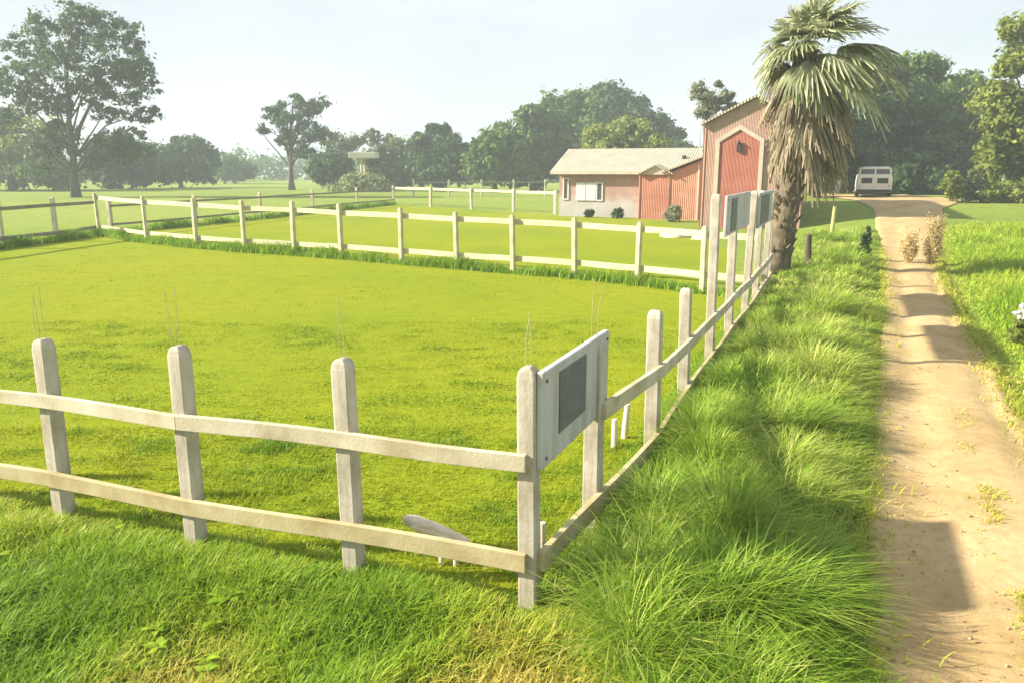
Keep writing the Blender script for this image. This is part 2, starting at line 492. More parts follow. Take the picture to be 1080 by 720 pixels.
far_pts = [(-17.68, 33.54, 1.78), (-14.0, 29.94, 1.76), (-11.29, 27.9, 1.74), (-9.06, 26.4, 1.74), (-7.14, 25.5, 1.74), (-5.35, 24.4, 1.70), (-3.27, 23.0, 1.64), (-1.56, 21.9, 1.58), (0.03, 20.9, 1.55), (1.61, 19.94, 1.53), (3.04, 18.75, 1.5), (4.30, 17.40, 1.5), (5.25, 16.75, 1.5)]
fence('paddock_fence', 'pale two-rail fence crossing the middle of the grass in front of the house', far_pts,
      [lambda i: (np.interp(i, [0, 5, 12], [1.48, 1.34, 1.22]), np.interp(i, [0, 5, 12], [1.64, 1.49, 1.36])), lambda i: (.27 + .004 * i, .42 + .004 * i)], .12,
      (M['far_post'], M['far_rail']), -1, 'fences around the paddocks', drop=(12,))
left_pts = [(-17.75, 33.3, 1.75), (-17.69, 30.35, 1.70), (-18.04, 27.6, 1.68), (-18.3, 24.6, 1.66), (-18.55, 21.6, 1.65)]
fence('paddock_fence', 'grey two-rail fence at the left edge running to the far corner', left_pts,
      [lambda i: (1.33, 1.46), lambda i: (.28, .42)], .15, (M['far_post'], M['grey_rail']), -1, 'fences around the paddocks', drop=(0,))
b_l = [(-17.5, 34.2), (-15.9, 39.5), (-14.4, 45), (-12.9, 51), (-11.3, 57.5), (-9.6, 64)]
fence('paddock_fence', 'thin grey fence receding from the far corner towards the small shelter', [(x, y, 1.5) for x, y in b_l],
      [lambda i: (1.16, 1.26), lambda i: (.35, .45)], .15, (M['far_post'], M['grey_rail']), 1, 'fences around the paddocks')
b_f = [(-9.6, 64), (-6.2, 60.1), (-2.9, 56.4), (0.1, 53), (2.75, 49.9)]
fence('paddock_fence', 'pale far fence ending at the left corner of the long low house', [(x, y, 1.5) for x, y in b_f],
      [lambda i: (1.22, 1.40)], .16, (M['far_post'], M['far_rail']), -1, 'fences around the paddocks', drop=(0,))
c_f = [(-10.2, 82), (-6.6, 83), (-3.2, 84), (.2, 85), (3.6, 86), (7, 87)]
fence('paddock_fence', 'farthest dark rail fence in front of the wooded rise', [(x, y, 1.75) for x, y in c_f],
      [lambda i: (1.38, 1.56)], .17, (M['far_post'], M['grey_rail']), -1, 'fences around the paddocks')

# ------------------------------------------------------------------ sign boards on the side fence
SD = Vector((.392, .920)); SN = Vector((.920, -.392))     # along the fence, out towards the track
def sign(label, a, length, z0, z1, panel, lines, th=.07, off=.115):
    rz = math.atan2(SD.y, SD.x)
    root = empty('sign_board', (a[0] + SN.x * off, a[1] + SN.y * off, 0), rz)
    tag(root, label, 'sign', 'sign boards on the side fence')
    MB().box(0, length, -th / 2, th / 2, z0, z1).build('board', M['board'], root, bevel=.008)
    for bx in (.05, length - .05):
        for bz in (z0 + .06, z1 - .06):
            MB().tube([(bx, -th / 2 + .002, bz), (bx, -th / 2 - .009, bz)], .011, 8).build('bolt', M['rusty_bolt'], root)
    for (x0, x1, q0, q1) in panel:
        p = MB().box(x0, x1, -th / 2 - .008, -th / 2 + .01, q0, q1).build('panel', M['slate'], root, bevel=.003)
        if lines:
            z = q1 - .045; r2 = random.Random(3)
            while z > q0 + .05:
                x = x0 + .03; hgt = .020 if z > q1 - .06 else .009
                xe = x1 - r2.uniform(.03, .10)
                mb = MB(); up = True; yy = -th / 2 - .0105
                pts = []
                while x < xe:          # one continuous worn stroke per line of writing, too faded to read
                    pts.append((x, z - r2.uniform(.0, hgt))); x += .009
                for (xa, za), (xb, zb) in zip(pts[:-1], pts[1:]):
                    mb.face([(xa, yy, za - .003), (xb, yy, zb - .003), (xb, yy, zb + .003), (xa, yy, za + .003)])
                o = mb.build('lettering', M['chalk'], p)
                bmw(o)
                z -= .034
    return root
sign('near pale sign board with a dark notice panel at the fence corner', (0.085, 4.41), 1.36, .955, 1.555, [(.27, .80, 1.10, 1.495)], True, off=.085, th=.045)
sign('raised grey sign board left of the palm, the one with a narrow dark panel', (2.83, 10.85), 2.7, 1.80, 2.36, [(.40, 1.0, 1.84, 2.31)], False, th=.04)
sign('far plain grey sign board raised right beside the palm trunk', (4.36, 14.35), 2.7, 1.66, 2.30, [(.3, 1.9, 1.70, 2.25)], False, th=.04)

# ------------------------------------------------------------------ trees
def lobes_leaves(lobes, n, size, rng, flat=.75, fill=.45, up=.25, clumps=9, clump_r=.34, stray_f=.14):
    """leaf quads gathered in clumps over each lobe. lobes: (cx, cy, cz, rx, ry, rz)"""
    lobes = np.array(lobes, float)
    vol = (lobes[:, 3] * lobes[:, 4] * lobes[:, 5]) ** .67
    out = []; tint = []
    for l, w in zip(lobes, vol / vol.sum()):
        k = max(4, int(clumps * 1.6 * rng.uniform(.8, 1.2)))
        d = rng.normal(size=(k, 3)); d /= np.linalg.norm(d, axis=1)[:, None]
        rr = rng.uniform(fill, 1.0, k)[:, None] ** .6
        cc = l[:3] + d * rr * l[3:6]
        m = max(4, int(n * 1.5 * w / k))
        cr = clump_r * l[3:6].mean() * rng.uniform(.5, 1.3, k)
        sq = rng.uniform(.6, 1.5, (k, 1, 3))
        g = rng.normal(size=(k, m, 3)) * sq
        p = cc[:, None] + g * .55 * cr[:, None, None] * np.array([1, 1, flat])
        stray = rng.uniform(0, 1, (k, m, 1)) < stray_f
        q = rng.normal(size=(k, m, 3)); q /= np.linalg.norm(q, axis=2)[..., None]
        p = np.where(stray, l[:3] + q * rng.uniform(.3, 1.12, (k, m, 1)) * l[3:6], p)
        nrm = g * .7 + rng.normal(size=(k, m, 3)) * .6 + np.array([0, 0, up])
        out.append(np.concatenate([p, nrm], 2).reshape(-1, 6))
        tint.append((np.repeat(rng.uniform(0, 1, k), m) * .55 + rng.uniform(0, 1, k * m) * .45))
    A = np.concatenate(out); T = np.concatenate(tint)
    P = A[:, :3]; N = A[:, 3:]; N /= np.linalg.norm(N, axis=1)[:, None] + 1e-9
    a = np.cross(N, rng.normal(size=N.shape)); a /= np.linalg.norm(a, axis=1)[:, None] + 1e-9
    b = np.cross(N, a)
    s = size * rng.uniform(.6, 1.4, (len(P), 1))
    V = np.stack([P - a * s, P - b * s * .5 + N * s * .12, P + a * s, P + b * s * .5 + N * s * .12], 1)
    return V, T

LEAF = {
    'grey': leaf_mat('grey_green_leaves', [(.055, .090, .042), (.090, .138, .066), (.13, .185, .092)]),
    'dark': leaf_mat('dark_leaves', [(.028, .064, .024), (.054, .110, .036), (.095, .165, .054)]),
    'mid': leaf_mat('mid_leaves', [(.062, .125, .028), (.105, .18, .042), (.155, .235, .060)]),
    'light': leaf_mat('light_leaves', [(.13, .18, .028), (.20, .25, .042), (.28, .32, .07)], .42),
    'pale': leaf_mat('pale_leaves', [(.16, .18, .09), (.22, .24, .13), (.28, .29, .17)], .4),
    'heap': leaf_mat('heap_weeds', [(.20, .24, .09), (.27, .31, .13), (.33, .36, .18)], .4),
    'sage': leaf_mat('sage_leaves', [(.09, .13, .05), (.13, .17, .07), (.17, .21, .10)]),
}

def tree(name, label, cat, base, lobes, leaves, size, mat, trunk_r, limbs=None, group=None, seed=1, bark='bark', top=None, **kw):
    """base: (x, y). lobes relative to the trunk foot"""
    rng = np.random.default_rng(seed)
    bz = float(tz(base[0], base[1]))
    root = empty(name, (base[0], base[1], bz))
    tag(root, label, cat, group)
    if trunk_r > 0:
        mb = MB(); r2 = random.Random(seed)
        zs = [l[2] + l[5] * .5 for l in lobes]
        H = top or max(zs) * .92
        lx = sum(l[0] for l in lobes) / len(lobes); ly = sum(l[1] for l in lobes) / len(lobes)
        path = [Vector((lx * (t ** 2) * .7 + (r2.uniform(-.12, .12) * trunk_r * 3 if 0 < t < 1 else 0), ly * t * t * .7 + (r2.uniform(-.1, .1) * trunk_r * 3 if 0 < t < 1 else 0), -.15 + (H + .15) * t)) for t in [i / 8 for i in range(9)]]
        rad = [trunk_r * (1.35 if i == 0 else 1.0) * (1 - .9 * (i / 8) ** .9) + .015 for i in range(9)]
        mb.tube(path, rad, 9)
        for l in lobes:
            for rep in range(2 if len(lobes) < 14 else 1):
                e = Vector(l[:3]) + Vector((r2.uniform(-.5, .5) * l[3], r2.uniform(-.5, .5) * l[4], r2.uniform(-.2, .6) * l[5]))
                t = max(.16, min(.85, (e.z / H) * r2.uniform(.35, .6)))
                i = t * 8; i0 = int(i); s = path[i0].lerp(path[min(8, i0 + 1)], i - i0)
                mid = s.lerp(e, .5) + Vector((r2.uniform(-.1, .1), r2.uniform(-.1, .1), .10)) * (e - s).length
                r0 = trunk_r * .33 * (1 - t * .55)
                mb.tube([s, s.lerp(mid, .55), mid, mid.lerp(e, .55) , e], [r0, r0 * .8, r0 * .6, r0 * .4, r0 * .14], 6)
        mb.build('trunk', M[bark], root, smooth=True)
    V, T = lobes_leaves(lobes, leaves, size, rng, **kw)
    quads_mesh('crown' if trunk_r > 0 else 'foliage', V, T, LEAF[mat], root, smooth=False)
    return root

def px_lobes(Y, foot_px, foot_z, specs, depth=.9):
    """specs (px, py, rx px, ry px[, dy]) as read off the photograph -> metric lobes about the foot"""
    s = Y / FPX; fx = (foot_px - 540) * s
    out = []
    for i, q in enumerate(specs):
        x, z = spot(q[0], Y, q[1])
        rx = q[2] * s; rz = q[3] * s
        dy = q[4] * s if len(q) > 4 else math.sin(i * 2.4) * rx * .5
        out.append((x - fx, dy, z - foot_z, rx, rx * depth, rz))
    return out

def px_tree(name, label, cat, Y, foot_px, specs, leaves, size, mat, trunk_r, seed, **kw):
    x = (foot_px - 540) * Y / FPX
    return tree(name, label, cat, (x, Y), px_lobes(Y, foot_px, float(tz(x, Y)), specs), leaves, size, mat, trunk_r, seed=seed, **kw)

GT = 'trees at the back of the fields'
px_tree('broadleaf_tree', 'tallest open-crowned tree at the left, with many bare limbs showing through', 'tree', 82, 88,
        [(60, 40, 34, 26), (100, 30, 34, 22), (138, 55, 28, 26), (22, 60, 26, 24), (-6, 85, 22, 22), (80, 75, 34, 24), (120, 90, 30, 20), (158, 85, 14, 20), (40, 105, 30, 18), (150, 120, 22, 10), (135, 145, 26, 9), (60, 140, 22, 12), (10, 125, 20, 12), (85, 15, 22, 12), (110, 120, 18, 10), (30, 85, 24, 16), (130, 75, 22, 16), (95, 100, 22, 14), (60, 110, 20, 12), (112, 150, 20, 9), (48, 160, 16, 8), (68, 158, 20, 9), (120, 166, 22, 8), (45, 178, 18, 8), (135, 160, 24, 8), (100, 172, 14, 7)],
        17000, .20, 'grey', .42, 11, group=GT, clumps=24, clump_r=.20, fill=.2, top=15.5, stray_f=.07)
px_tree('bushy_tree', 'olive bushy tree behind the big open tree at the left edge', 'tree', 108, 22,
        [(-30, 150, 40, 40), (15, 140, 40, 32), (45, 160, 28, 30), (0, 180, 40, 18), (55, 185, 28, 16)], 9000, .36, 'light', .4, 12, group=GT, clumps=16)
px_tree('bushy_tree', 'dark dense tree right of the big open tree trunk', 'tree', 118, 135,
        [(112, 175, 24, 22), (140, 172, 28, 22), (130, 158, 24, 16), (160, 182, 18, 14)], 7000, .36, 'dark', .35, 13, group=GT, clumps=16)
px_tree('bushy_tree', 'blue-grey tree with a ragged top between the big tree and the small tree', 'tree', 126, 198,
        [(180, 172, 20, 22), (205, 166, 20, 20), (216, 180, 14, 14), (190, 155, 14, 10), (208, 152, 8, 6)], 7000, .36, 'dark', .35, 14, group=GT, clumps=14)
px_tree('bushy_tree', 'low rounded hazy tree just left of the small lone tree', 'tree', 165, 243,
        [(236, 176, 16, 14), (252, 180, 14, 10)], 3000, .5, 'mid', .3, 15, group=GT, clumps=12)
px_tree('broadleaf_tree', 'small lone tree with clumped crown on a slim bent trunk', 'tree', 112, 312,
        [(300, 128, 16, 12), (322, 118, 16, 12), (338, 108, 10, 8), (285, 122, 11, 11), (276, 135, 8, 6), (330, 138, 16, 10), (305, 150, 16, 10), (344, 142, 8, 6), (312, 106, 10, 6), (296, 112, 8, 5), (322, 160, 14, 8)],
        5500, .24, 'dark', .42, 16, group=GT, clumps=9, clump_r=.34, fill=.2, stray_f=.05)
px_tree('round_bush', 'dark round bush under the small lone tree', 'bush', 110, 350, [(350, 178, 22, 18), (340, 184, 14, 10), (362, 182, 12, 12)], 5000, .34, 'dark', .2, 17, group='bushes at the back of the fields', clumps=20, clump_r=.3, top=1.5)
px_tree('arching_tree', 'thin grey tree with arching branches behind the small shelter', 'tree', 126, 372,
        [(352, 152, 14, 10), (372, 148, 12, 8), (395, 146, 10, 8), (412, 150, 10, 7), (360, 165, 14, 10)], 3200, .26, 'sage', .25, 18, group=GT, clumps=8)
px_tree('bushy_tree', 'sage green bushy tree between the small shelter and the dark dome tree', 'tree', 116, 418,
        [(400, 172, 20, 18), (425, 168, 20, 20), (418, 184, 26, 12), (440, 180, 16, 14)], 7000, .34, 'sage', .3, 19, group=GT, clumps=16)
px_tree('dome_tree', 'dark dome-shaped tree with a spiky top left of the wooded rise', 'tree', 106, 464,
        [(465, 178, 32, 16), (452, 160, 18, 16), (476, 160, 18, 16), (462, 145, 14, 12), (442, 148, 7, 7), (456, 136, 6, 6), (468, 137, 6, 6), (478, 148, 8, 6), (486, 180, 14, 12)],
        10000, .32, 'dark', .4, 20, group=GT, clumps=18, clump_r=.3)
wood = [
    ('leftmost low tree of the wooded rise behind the house', 98, 522, [(512, 172, 22, 22), (532, 160, 22, 22), (520, 150, 14, 10), (540, 182, 24, 14)], 9000, 'mid'),
    ('second tree from the left of the wooded rise', 104, 562, [(545, 150, 24, 22), (570, 140, 26, 24), (560, 125, 16, 12), (575, 170, 30, 22)], 10000, 'mid'),
    ('middle tree of the wooded rise, above the left half of the house roof', 110, 606, [(590, 125, 24, 22), (610, 118, 26, 20), (600, 150, 34, 24), (630, 140, 24, 24)], 11000, 'mid'),
    ('tallest pointed tree on the wooded rise', 118, 645, [(640, 108, 22, 16), (636, 96, 9, 8), (660, 114, 20, 16), (648, 135, 36, 24), (622, 112, 14, 12)], 11000, 'dark'),
    ('dark tree on the right shoulder of the wooded rise', 112, 690, [(680, 138, 24, 20), (700, 150, 22, 16), (672, 125, 14, 10), (690, 165, 36, 18)], 9000, 'dark'),
    ('low tree at the right foot of the wooded rise beside the barn', 108, 726, [(715, 160, 18, 10), (732, 168, 18, 10), (745, 176, 14, 8)], 5000, 'dark'),
]
for i, (lab, Y, f, sp, n, mt) in enumerate(wood):
    px_tree('woodland_tree', lab, 'tree', Y, f, sp, n, .36, mt, .4, 30 + i, group='trees of the wooded rise', clumps=18, clump_r=.32)
px_tree('woodland_tree', 'bright green rounded tree rising just over the house roof', 'tree', 84, 655, [(640, 152, 26, 16), (665, 146, 26, 18), (690, 155, 18, 12), (655, 165, 40, 12)], 9000, .26, 'light', .35, 40, group='trees of the wooded rise', clumps=20, clump_r=.3)
px_tree('sparse_tree', 'pale thin-leaved tree on a slender trunk behind the barn roof', 'tree', 58, 737, [(738, 98, 13, 8), (752, 108, 14, 10), (764, 100, 9, 7), (745, 118, 12, 7), (770, 112, 9, 8), (758, 90, 6, 4)], 2600, .13, 'pale', .16, 41, group=GT, bark='pale_bark', clumps=9, fill=.2)

grove = [
    ('dark tall tree right behind the palm crown', 60, 880, [(862, 95, 24, 24), (885, 80, 26, 26), (875, 120, 36, 26), (860, 150, 24, 20), (890, 155, 24, 22)], 9000, 'dark'),
    ('tall dark tree over the parked van', 64, 925, [(915, 95, 28, 30), (935, 78, 26, 20), (925, 130, 36, 24), (905, 160, 22, 12), (945, 160, 28, 18)], 10000, 'dark'),
    ('highest broad tree of the dark grove right of the palm', 68, 968, [(960, 76, 28, 18), (985, 85, 24, 18), (965, 110, 34, 22), (990, 125, 30, 24), (960, 150, 34, 20)], 11000, 'mid'),
    ('hazy tree at the right shoulder of the dark grove', 72, 1020, [(1005, 96, 22, 16), (1028, 92, 22, 14), (1015, 125, 32, 24), (1045, 120, 22, 24), (1020, 155, 34, 18)], 10000, 'mid'),
]
for i, (lab, Y, f, sp, n, mt) in enumerate(grove):
    px_tree('grove_tree', lab, 'tree', Y, f, sp, n, .24, mt, .35, 50 + i, group='trees of the dark grove by the track', clumps=18, clump_r=.32)
px_tree('grove_tree', 'tree added between the palm skirt and the parked van to shade the van', 'tree', 50.5, 856,
        [(846, 150, 26, 26), (868, 138, 26, 20), (838, 176, 18, 18), (884, 150, 14, 12), (860, 185, 18, 16), (895, 160, 10, 7), (905, 168, 14, 5)], 7500, .2, 'dark', .22, 58, group='trees of the dark grove by the track', clumps=18, clump_r=.32)  # added tree, keeps the low sun off the rear of the van
for i, (lab, Y, f, sp, n) in enumerate([
    ('dark shrub under the grove just right of the van', 57, 955, [(948, 188, 18, 16), (968, 180, 20, 22), (985, 190, 16, 16)], 5000),
    ('dark shrub under the grove left of the slim saplings', 60, 1000, [(990, 175, 22, 26), (1015, 178, 22, 24), (1000, 195, 26, 12)], 5000),
    ('dark shrub in the shade behind the van and palm', 62, 885, [(870, 180, 22, 24), (895, 175, 24, 24), (915, 190, 26, 14), (935, 178, 20, 22)], 6000)]):
    px_tree('shade_shrub', lab, 'shrub', Y, f, sp, n, .22, 'dark', .08, 60 + i, group='shrubs under the dark grove', clumps=18, clump_r=.34, top=1.2)
px_tree('feathery_tree', 'yellow-green feathery tree at the right edge above the bushes', 'tree', 46, 1075, [(1070, 30, 16, 14), (1085, 60, 24, 22), (1058, 72, 14, 10), (1068, 105, 30, 18), (1052, 130, 18, 14), (1082, 140, 30, 20), (1064, 160, 24, 12), (1110, 100, 30, 40), (1050, 178, 16, 12), (1085, 180, 22, 14), (1046, 150, 12, 10)], 10500, .17, 'light', .22, 70, group=GT, clumps=14, fill=.2)
for i, (lab, Y, f, sp, n, mt) in enumerate([
    ('slim leafy sapling standing left of the hedge at the right', 44, 1008, [(1008, 200, 9, 14), (1006, 188, 6, 8), (998, 196, 8, 6)], 1300, 'light'),
    ('pointed grey-green sapling next to the slim one by the hedge', 44, 1027, [(1026, 190, 5, 14), (1028, 203, 10, 10)], 1300, 'sage')]):
    px_tree('sapling', lab, 'sapling', Y, f, sp, n, .10, mt, .035, 80 + i, group='saplings by the right hedge', clumps=12, top=1.6)
px_tree('hedge', 'trimmed green hedge at the right edge below the feathery tree', 'hedge', 44, 1060, [(1042, 206, 14, 9), (1062, 203, 16, 11), (1085, 203, 18, 12), (1108, 203, 18, 12)], 4200, .10, 'light', .05, 85, clumps=26, clump_r=.3, top=.8)

# far-off wood on the horizon: one mass nobody could count
rng = np.random.default_rng(5)
far = []
for a in np.linspace(-80, 80, 150):
    r = 225 + rng.uniform(-12, 25)
    h = rng.uniform(5.0, 8.5)
    x, y = r * math.sin(R(a)), r * math.cos(R(a))
    far.append((x, y, h * .5 + float(tz(x, y)) * .5, 5.2, 4.0, h * .55))
V, T = lobes_leaves(far, 26000, .75, rng, clumps=12, clump_r=.42)
o = quads_mesh('distant_wood', V, T, LEAF['mid'], smooth=False)
tag(o, 'low hazy wood along the horizon behind the fields', 'wood', kind='stuff')

# ------------------------------------------------------------------ long low house, red shed, barn (all square to the paddock)
def corrugated(name, base, dark, light, pitch, horiz=False):
    """vertical boards or corrugation as a fine bump, with weathering"""
    m, nt, p = new_mat(name)
    n = noise(nt, 1.3, 6, .6)
    r = ramp(nt, [(0.28, dark), (0.5, base), (0.74, light)])
    nt.links.new(n.outputs['Fac'], r.inputs['Fac']); nt.links.new(r.outputs['Color'], p.inputs['Base Color'])
    p.inputs['Roughness'].default_value = .7; p.inputs['Specular IOR Level'].default_value = .2
    tc = nt.nodes.new('ShaderNodeTexCoord'); w = nt.nodes.new('ShaderNodeTexWave')
    w.wave_type = 'BANDS'; w.bands_direction = 'Z' if horiz else 'X'; w.inputs['Scale'].default_value = pitch
    nt.links.new(tc.outputs['Object'], w.inputs['Vector'])
    b = nt.nodes.new('ShaderNodeBump'); b.inputs['Strength'].default_value = .7; b.inputs['Distance'].default_value = .03
    nt.links.new(w.outputs['Fac'], b.inputs['Height']); nt.links.new(b.outputs['Normal'], p.inputs['Normal'])
    return m

def brick_wall(name):
    """pinkish brick with a flaking white-washed foot (paint, with a ragged edge)"""
    m, nt, p = new_mat(name)
    tc = nt.nodes.new('ShaderNodeTexCoord'); sep = nt.nodes.new('ShaderNodeSeparateXYZ')
    nt.links.new(tc.outputs['Object'], sep.inputs['Vector'])
    n = noise(nt, 1.4, 6, .65); n2 = noise(nt, .8, 5, .6)
    mul = nt.nodes.new('ShaderNodeMath'); mul.operation = 'MULTIPLY_ADD'; mul.inputs[1].default_value = 1.5; mul.inputs[2].default_value = -.75
    nt.links.new(n.outputs['Fac'], mul.inputs[0])
    add = nt.nodes.new('ShaderNodeMath'); add.operation = 'ADD'
    nt.links.new(sep.outputs['Z'], add.inputs[0]); nt.links.new(mul.outputs['Value'], add.inputs[1])
    rm = ramp(nt, [(0.0, (1, 1, 1)), (1.0, (0, 0, 0))])
    mr = nt.nodes.new('ShaderNodeMapRange'); mr.inputs['From Min'].default_value = .85; mr.inputs['From Max'].default_value = 1.25
    nt.links.new(add.outputs['Value'], mr.inputs['Value']); nt.links.new(mr.outputs['Result'], rm.inputs['Fac'])
    rb = ramp(nt, [(0.3, (.32, .20, .165)), (0.7, (.42, .29, .24))]); rw = ramp(nt, [(0.3, (.36, .34, .32)), (0.7, (.46, .44, .42))])
    nt.links.new(n2.outputs['Fac'], rb.inputs['Fac']); nt.links.new(n2.outputs['Fac'], rw.inputs['Fac'])
    mx = nt.nodes.new('ShaderNodeMix'); mx.data_type = 'RGBA'
    nt.links.new(rm.outputs['Color'], mx.inputs[0]); nt.links.new(rb.outputs['Color'], mx.inputs[6]); nt.links.new(rw.outputs['Color'], mx.inputs[7])
    nt.links.new(mx.outputs[2], p.inputs['Base Color']); p.inputs['Roughness'].default_value = .9
    return m

M['brick'] = brick_wall('pink_brick_wall')
M['barn_wall'] = corrugated('salmon_barn_wall', (.37, .235, .185), (.31, .18, .14), (.42, .29, .235), 4.5)
M['barn_red'] = corrugated('red_board_door', (.36, .125, .09), (.31, .10, .072), (.40, .165, .12), 5)
M['shed_red'] = corrugated('red_corrugated_sheet', (.40, .17, .115), (.33, .125, .085), (.46, .22, .155), 3.4)
M['shed_light'] = corrugated('faded_red_boards', (.43, .21, .145), (.36, .165, .11), (.48, .27, .19), 3.0)
M['trim'] = surf('cream_trim', [(0.3, (.42, .36, .29)), (0.7, (.52, .46, .38))], 3, 5, .7)
M['roof'] = corrugated('pale_sheet_roof', (.32, .31, .245), (.28, .265, .20), (.37, .36, .29), 2.2)
M['roof_light'] = corrugated('cream_sheet_roof', (.38, .34, .26), (.33, .29, .22), (.42, .385, .31), 2.2)
M['dark'] = surf('dark_opening', [(0.3, (.03, .03, .032)), (0.7, (.05, .05, .05))], 2, 3, .4)
M['shelter_roof'] = surf('pale_shelter_roof', [(0.3, (.58, .55, .42)), (0.7, (.68, .65, .52))], 1, 3, .6)
M['glass'] = surf('dusty_window_glass', [(0.3, (.05, .06, .07)), (0.7, (.09, .10, .11))], 2, 3, .15, spec=.6)
M['shutter'] = surf('white_shutter', [(0.3, (.55, .54, .52)), (0.7, (.68, .67, .65))], 4, 4, .7)
M['white_stone'] = surf('white_stone', [(0.3, (.52, .45, .37)), (0.7, (.64, .58, .49))], 4, 6, .85, .4)

RZ = math.atan2(-.36, .93)
HL = (2.85, 47.6)
house = empty('low_house', (HL[0], HL[1], 0), RZ)
tag(house, 'long low house with pinkish walls, whitewashed foot and a pale sheet roof', 'house')
w = MB(); Lh = 8.3; Dh = 6.4; EV = 2.68; RG = 3.95
w.box(0, Lh, 0, .22, -.1, EV); w.box(0, Lh, Dh - .22, Dh, -.1, EV)
w.prism([(0, 0), (0, 0)], 0, 0) if False else None
for x0 in (0, Lh - .22):
    n = len(w.v)
    pr = [(.22, -.1), (Dh - .22, -.1), (Dh - .22, EV), (Dh / 2, RG - .06), (.22, EV)]
    w.v += [(x0, a, b) for a, b in pr] + [(x0 + .22, a, b) for a, b in pr]
    w.f += [tuple(n + i for i in range(5)), tuple(n + 5 + i for i in reversed(range(5)))] + [(n + i, n + 5 + i, n + 5 + (i + 1) % 5, n + (i + 1) % 5) for i in range(5)]
w.build('wall', M['brick'], house)
rf = MB()
for sgn in (0, 1):
    e = -.42; ez = EV - .10; t = .07
    P = lambda y: (y if not sgn else Dh - y)
    a, b, c, d = (-.45, e, ez), (Lh + .3, e, ez), (Lh + .3, Dh / 2, RG), (-.45, Dh / 2, RG)
    q = [(x, P(y), z) for x, y, z in (a, b, c, d)]
    n = len(rf.v); rf.v += q + [(x, y, z + t) for x, y, z in q]
    for fc in ((0, 1, 2, 3), (7, 6, 5, 4), (0, 4, 5, 1), (1, 5, 6, 2), (2, 6, 7, 3), (3, 7, 4, 0)): rf.f.append(tuple(n + i for i in fc))
roof = rf.build('roof', M['roof'], house)
MB().box(-.45, 5.2, -.445, -.415, EV - .20, EV - .04).build('fascia', M['trim'], house)
ch = MB(); ch.tube([(7.1, 1.5, 3.0), (7.1, 1.5, 3.55)], .12, 10); ch.build('flue', M['dark'], roof)
def window(parent, x0, x1, z0, z1, shutters=0, y=0.0):
    f = MB(); t = .07
    f.box(x0 - t, x1 + t, y - .05, y + .02, z0 - t, z0); f.box(x0 - t, x1 + t, y - .05, y + .02, z1, z1 + t)
    f.box(x0 - t, x0, y - .05, y + .02, z0, z1); f.box(x1, x1 + t, y - .05, y + .02, z0, z1)
    wf = f.build('window', M['shutter'], parent)
    MB().box(x0, x1, y - .02, y - .004, z0, z1).build('pane', M['glass'], wf)
    for s in range(shutters):
        s0 = x0 - t - .62 * (s + 1)
        MB().box(s0 + .02, s0 + .60, y - .06, y - .01, z0 - .05, z1 + .05).build('shutter', M['shutter'], wf)
window(house, .30, .52, 1.05, 2.2)
window(house, 2.35, 2.62, 1.0, 1.95, 2)
MB().box(4.92, 5.06, -.06, -.003, 0, EV - .12).build('downpipe', M['dark'], house)

# red shed at the right end of the house, with a small porch gable and a lean-to roof
sx, sy = HL[0] + math.cos(RZ) * 5.15 - math.sin(RZ) * -1.1, HL[1] + math.sin(RZ) * 5.15 + math.cos(RZ) * -1.1
shed = empty('red_shed', (sx, sy, 0), RZ)
tag(shed, 'small red corrugated shed between the low house and the barn, with a little porch gable', 'shed')
MB().box(0, 1.55, 0, 1.05, -.1, 2.45).build('wall', M['shed_red'], shed)
w2 = MB(); w2.prism([(1.552, -.1), (3.35, -.1), (3.35, 3.25), (1.552, 2.55)], .02, 1.05); w2.build('wall', M['shed_light'], shed)
MB().box(1.50, 1.60, -.03, .018, 0, 2.42).build('corner_trim', M['shed_light'], shed)
MB().box(3.12, 3.24, -.02, .018, 0, 3.0).build('corner_trim', M['trim'], shed)
MB().box(-.09, -.003, -.02, .08, 0, 2.45).build('corner_trim', M['shed_light'], shed)
g = MB(); g.prism([(-.05, 2.47), (1.75, 2.47), (.85, 2.93)], -.12, 1.05); g.build('porch_gable', M['trim'], shed)
g = MB(); g.prism([(-.15, 2.46), (.85, 2.95), (1.85, 2.46), (1.85, 2.53), (.85, 3.03), (-.15, 2.53)], -.25, 1.05); g.build('porch_roof', M['roof_light'], shed)
g = MB(); n = 0
q = [(1.2, -.25, 2.56), (3.45, -.25, 3.42), (3.45, 4.0, 3.42), (1.2, 4.0, 2.56)]
g.v = q + [(x, y, z + .07) for x, y, z in q]
g.f = [(0, 1, 2, 3), (7, 6, 5, 4), (0, 4, 5, 1), (1, 5, 6, 2), (2, 6, 7, 3), (3, 7, 4, 0)]
g.build('lean_to_roof', M['roof_light'], shed)

barn = empty('barn', (9.12, 38.0, 0), RZ)
tag(barn, 'tall salmon barn with a cream framed pointed red door, half hidden by the palm', 'barn')
BW, BD, BE, BP = 4.5, 8.0, 4.82, 5.95
w = MB(); w.prism([(0, -.1), (BW, -.1), (BW, BE), (BW / 2, BP), (0, BE)], 0, BD); w.build('wall', M['barn_wall'], barn)
rf = MB()
rf.prism([(-.18, BE - .05), (BW / 2, BP + .03), (BW + .18, BE - .05), (BW + .18, BE + .05), (BW / 2, BP + .14), (-.18, BE + .05)], -.22, BD + .2)
rf.build('roof', M['roof_light'], barn)
dz = MB(); dz.prism([(.72, 0), (2.53, 0), (2.53, 4.0), (1.62, 4.55), (.72, 4.0)], -.05, -.003)
door = dz.build('door', M['barn_red'], barn)
fr = MB()
fr.prism([(.54, 0), (.72, 0), (.72, 4.0), (1.62, 4.55), (2.53, 4.0), (2.53, 0), (2.71, 0), (2.71, 4.10), (1.62, 4.77), (.54, 4.10)], -.10, -.001)
fr.build('door_frame', M['trim'], barn)
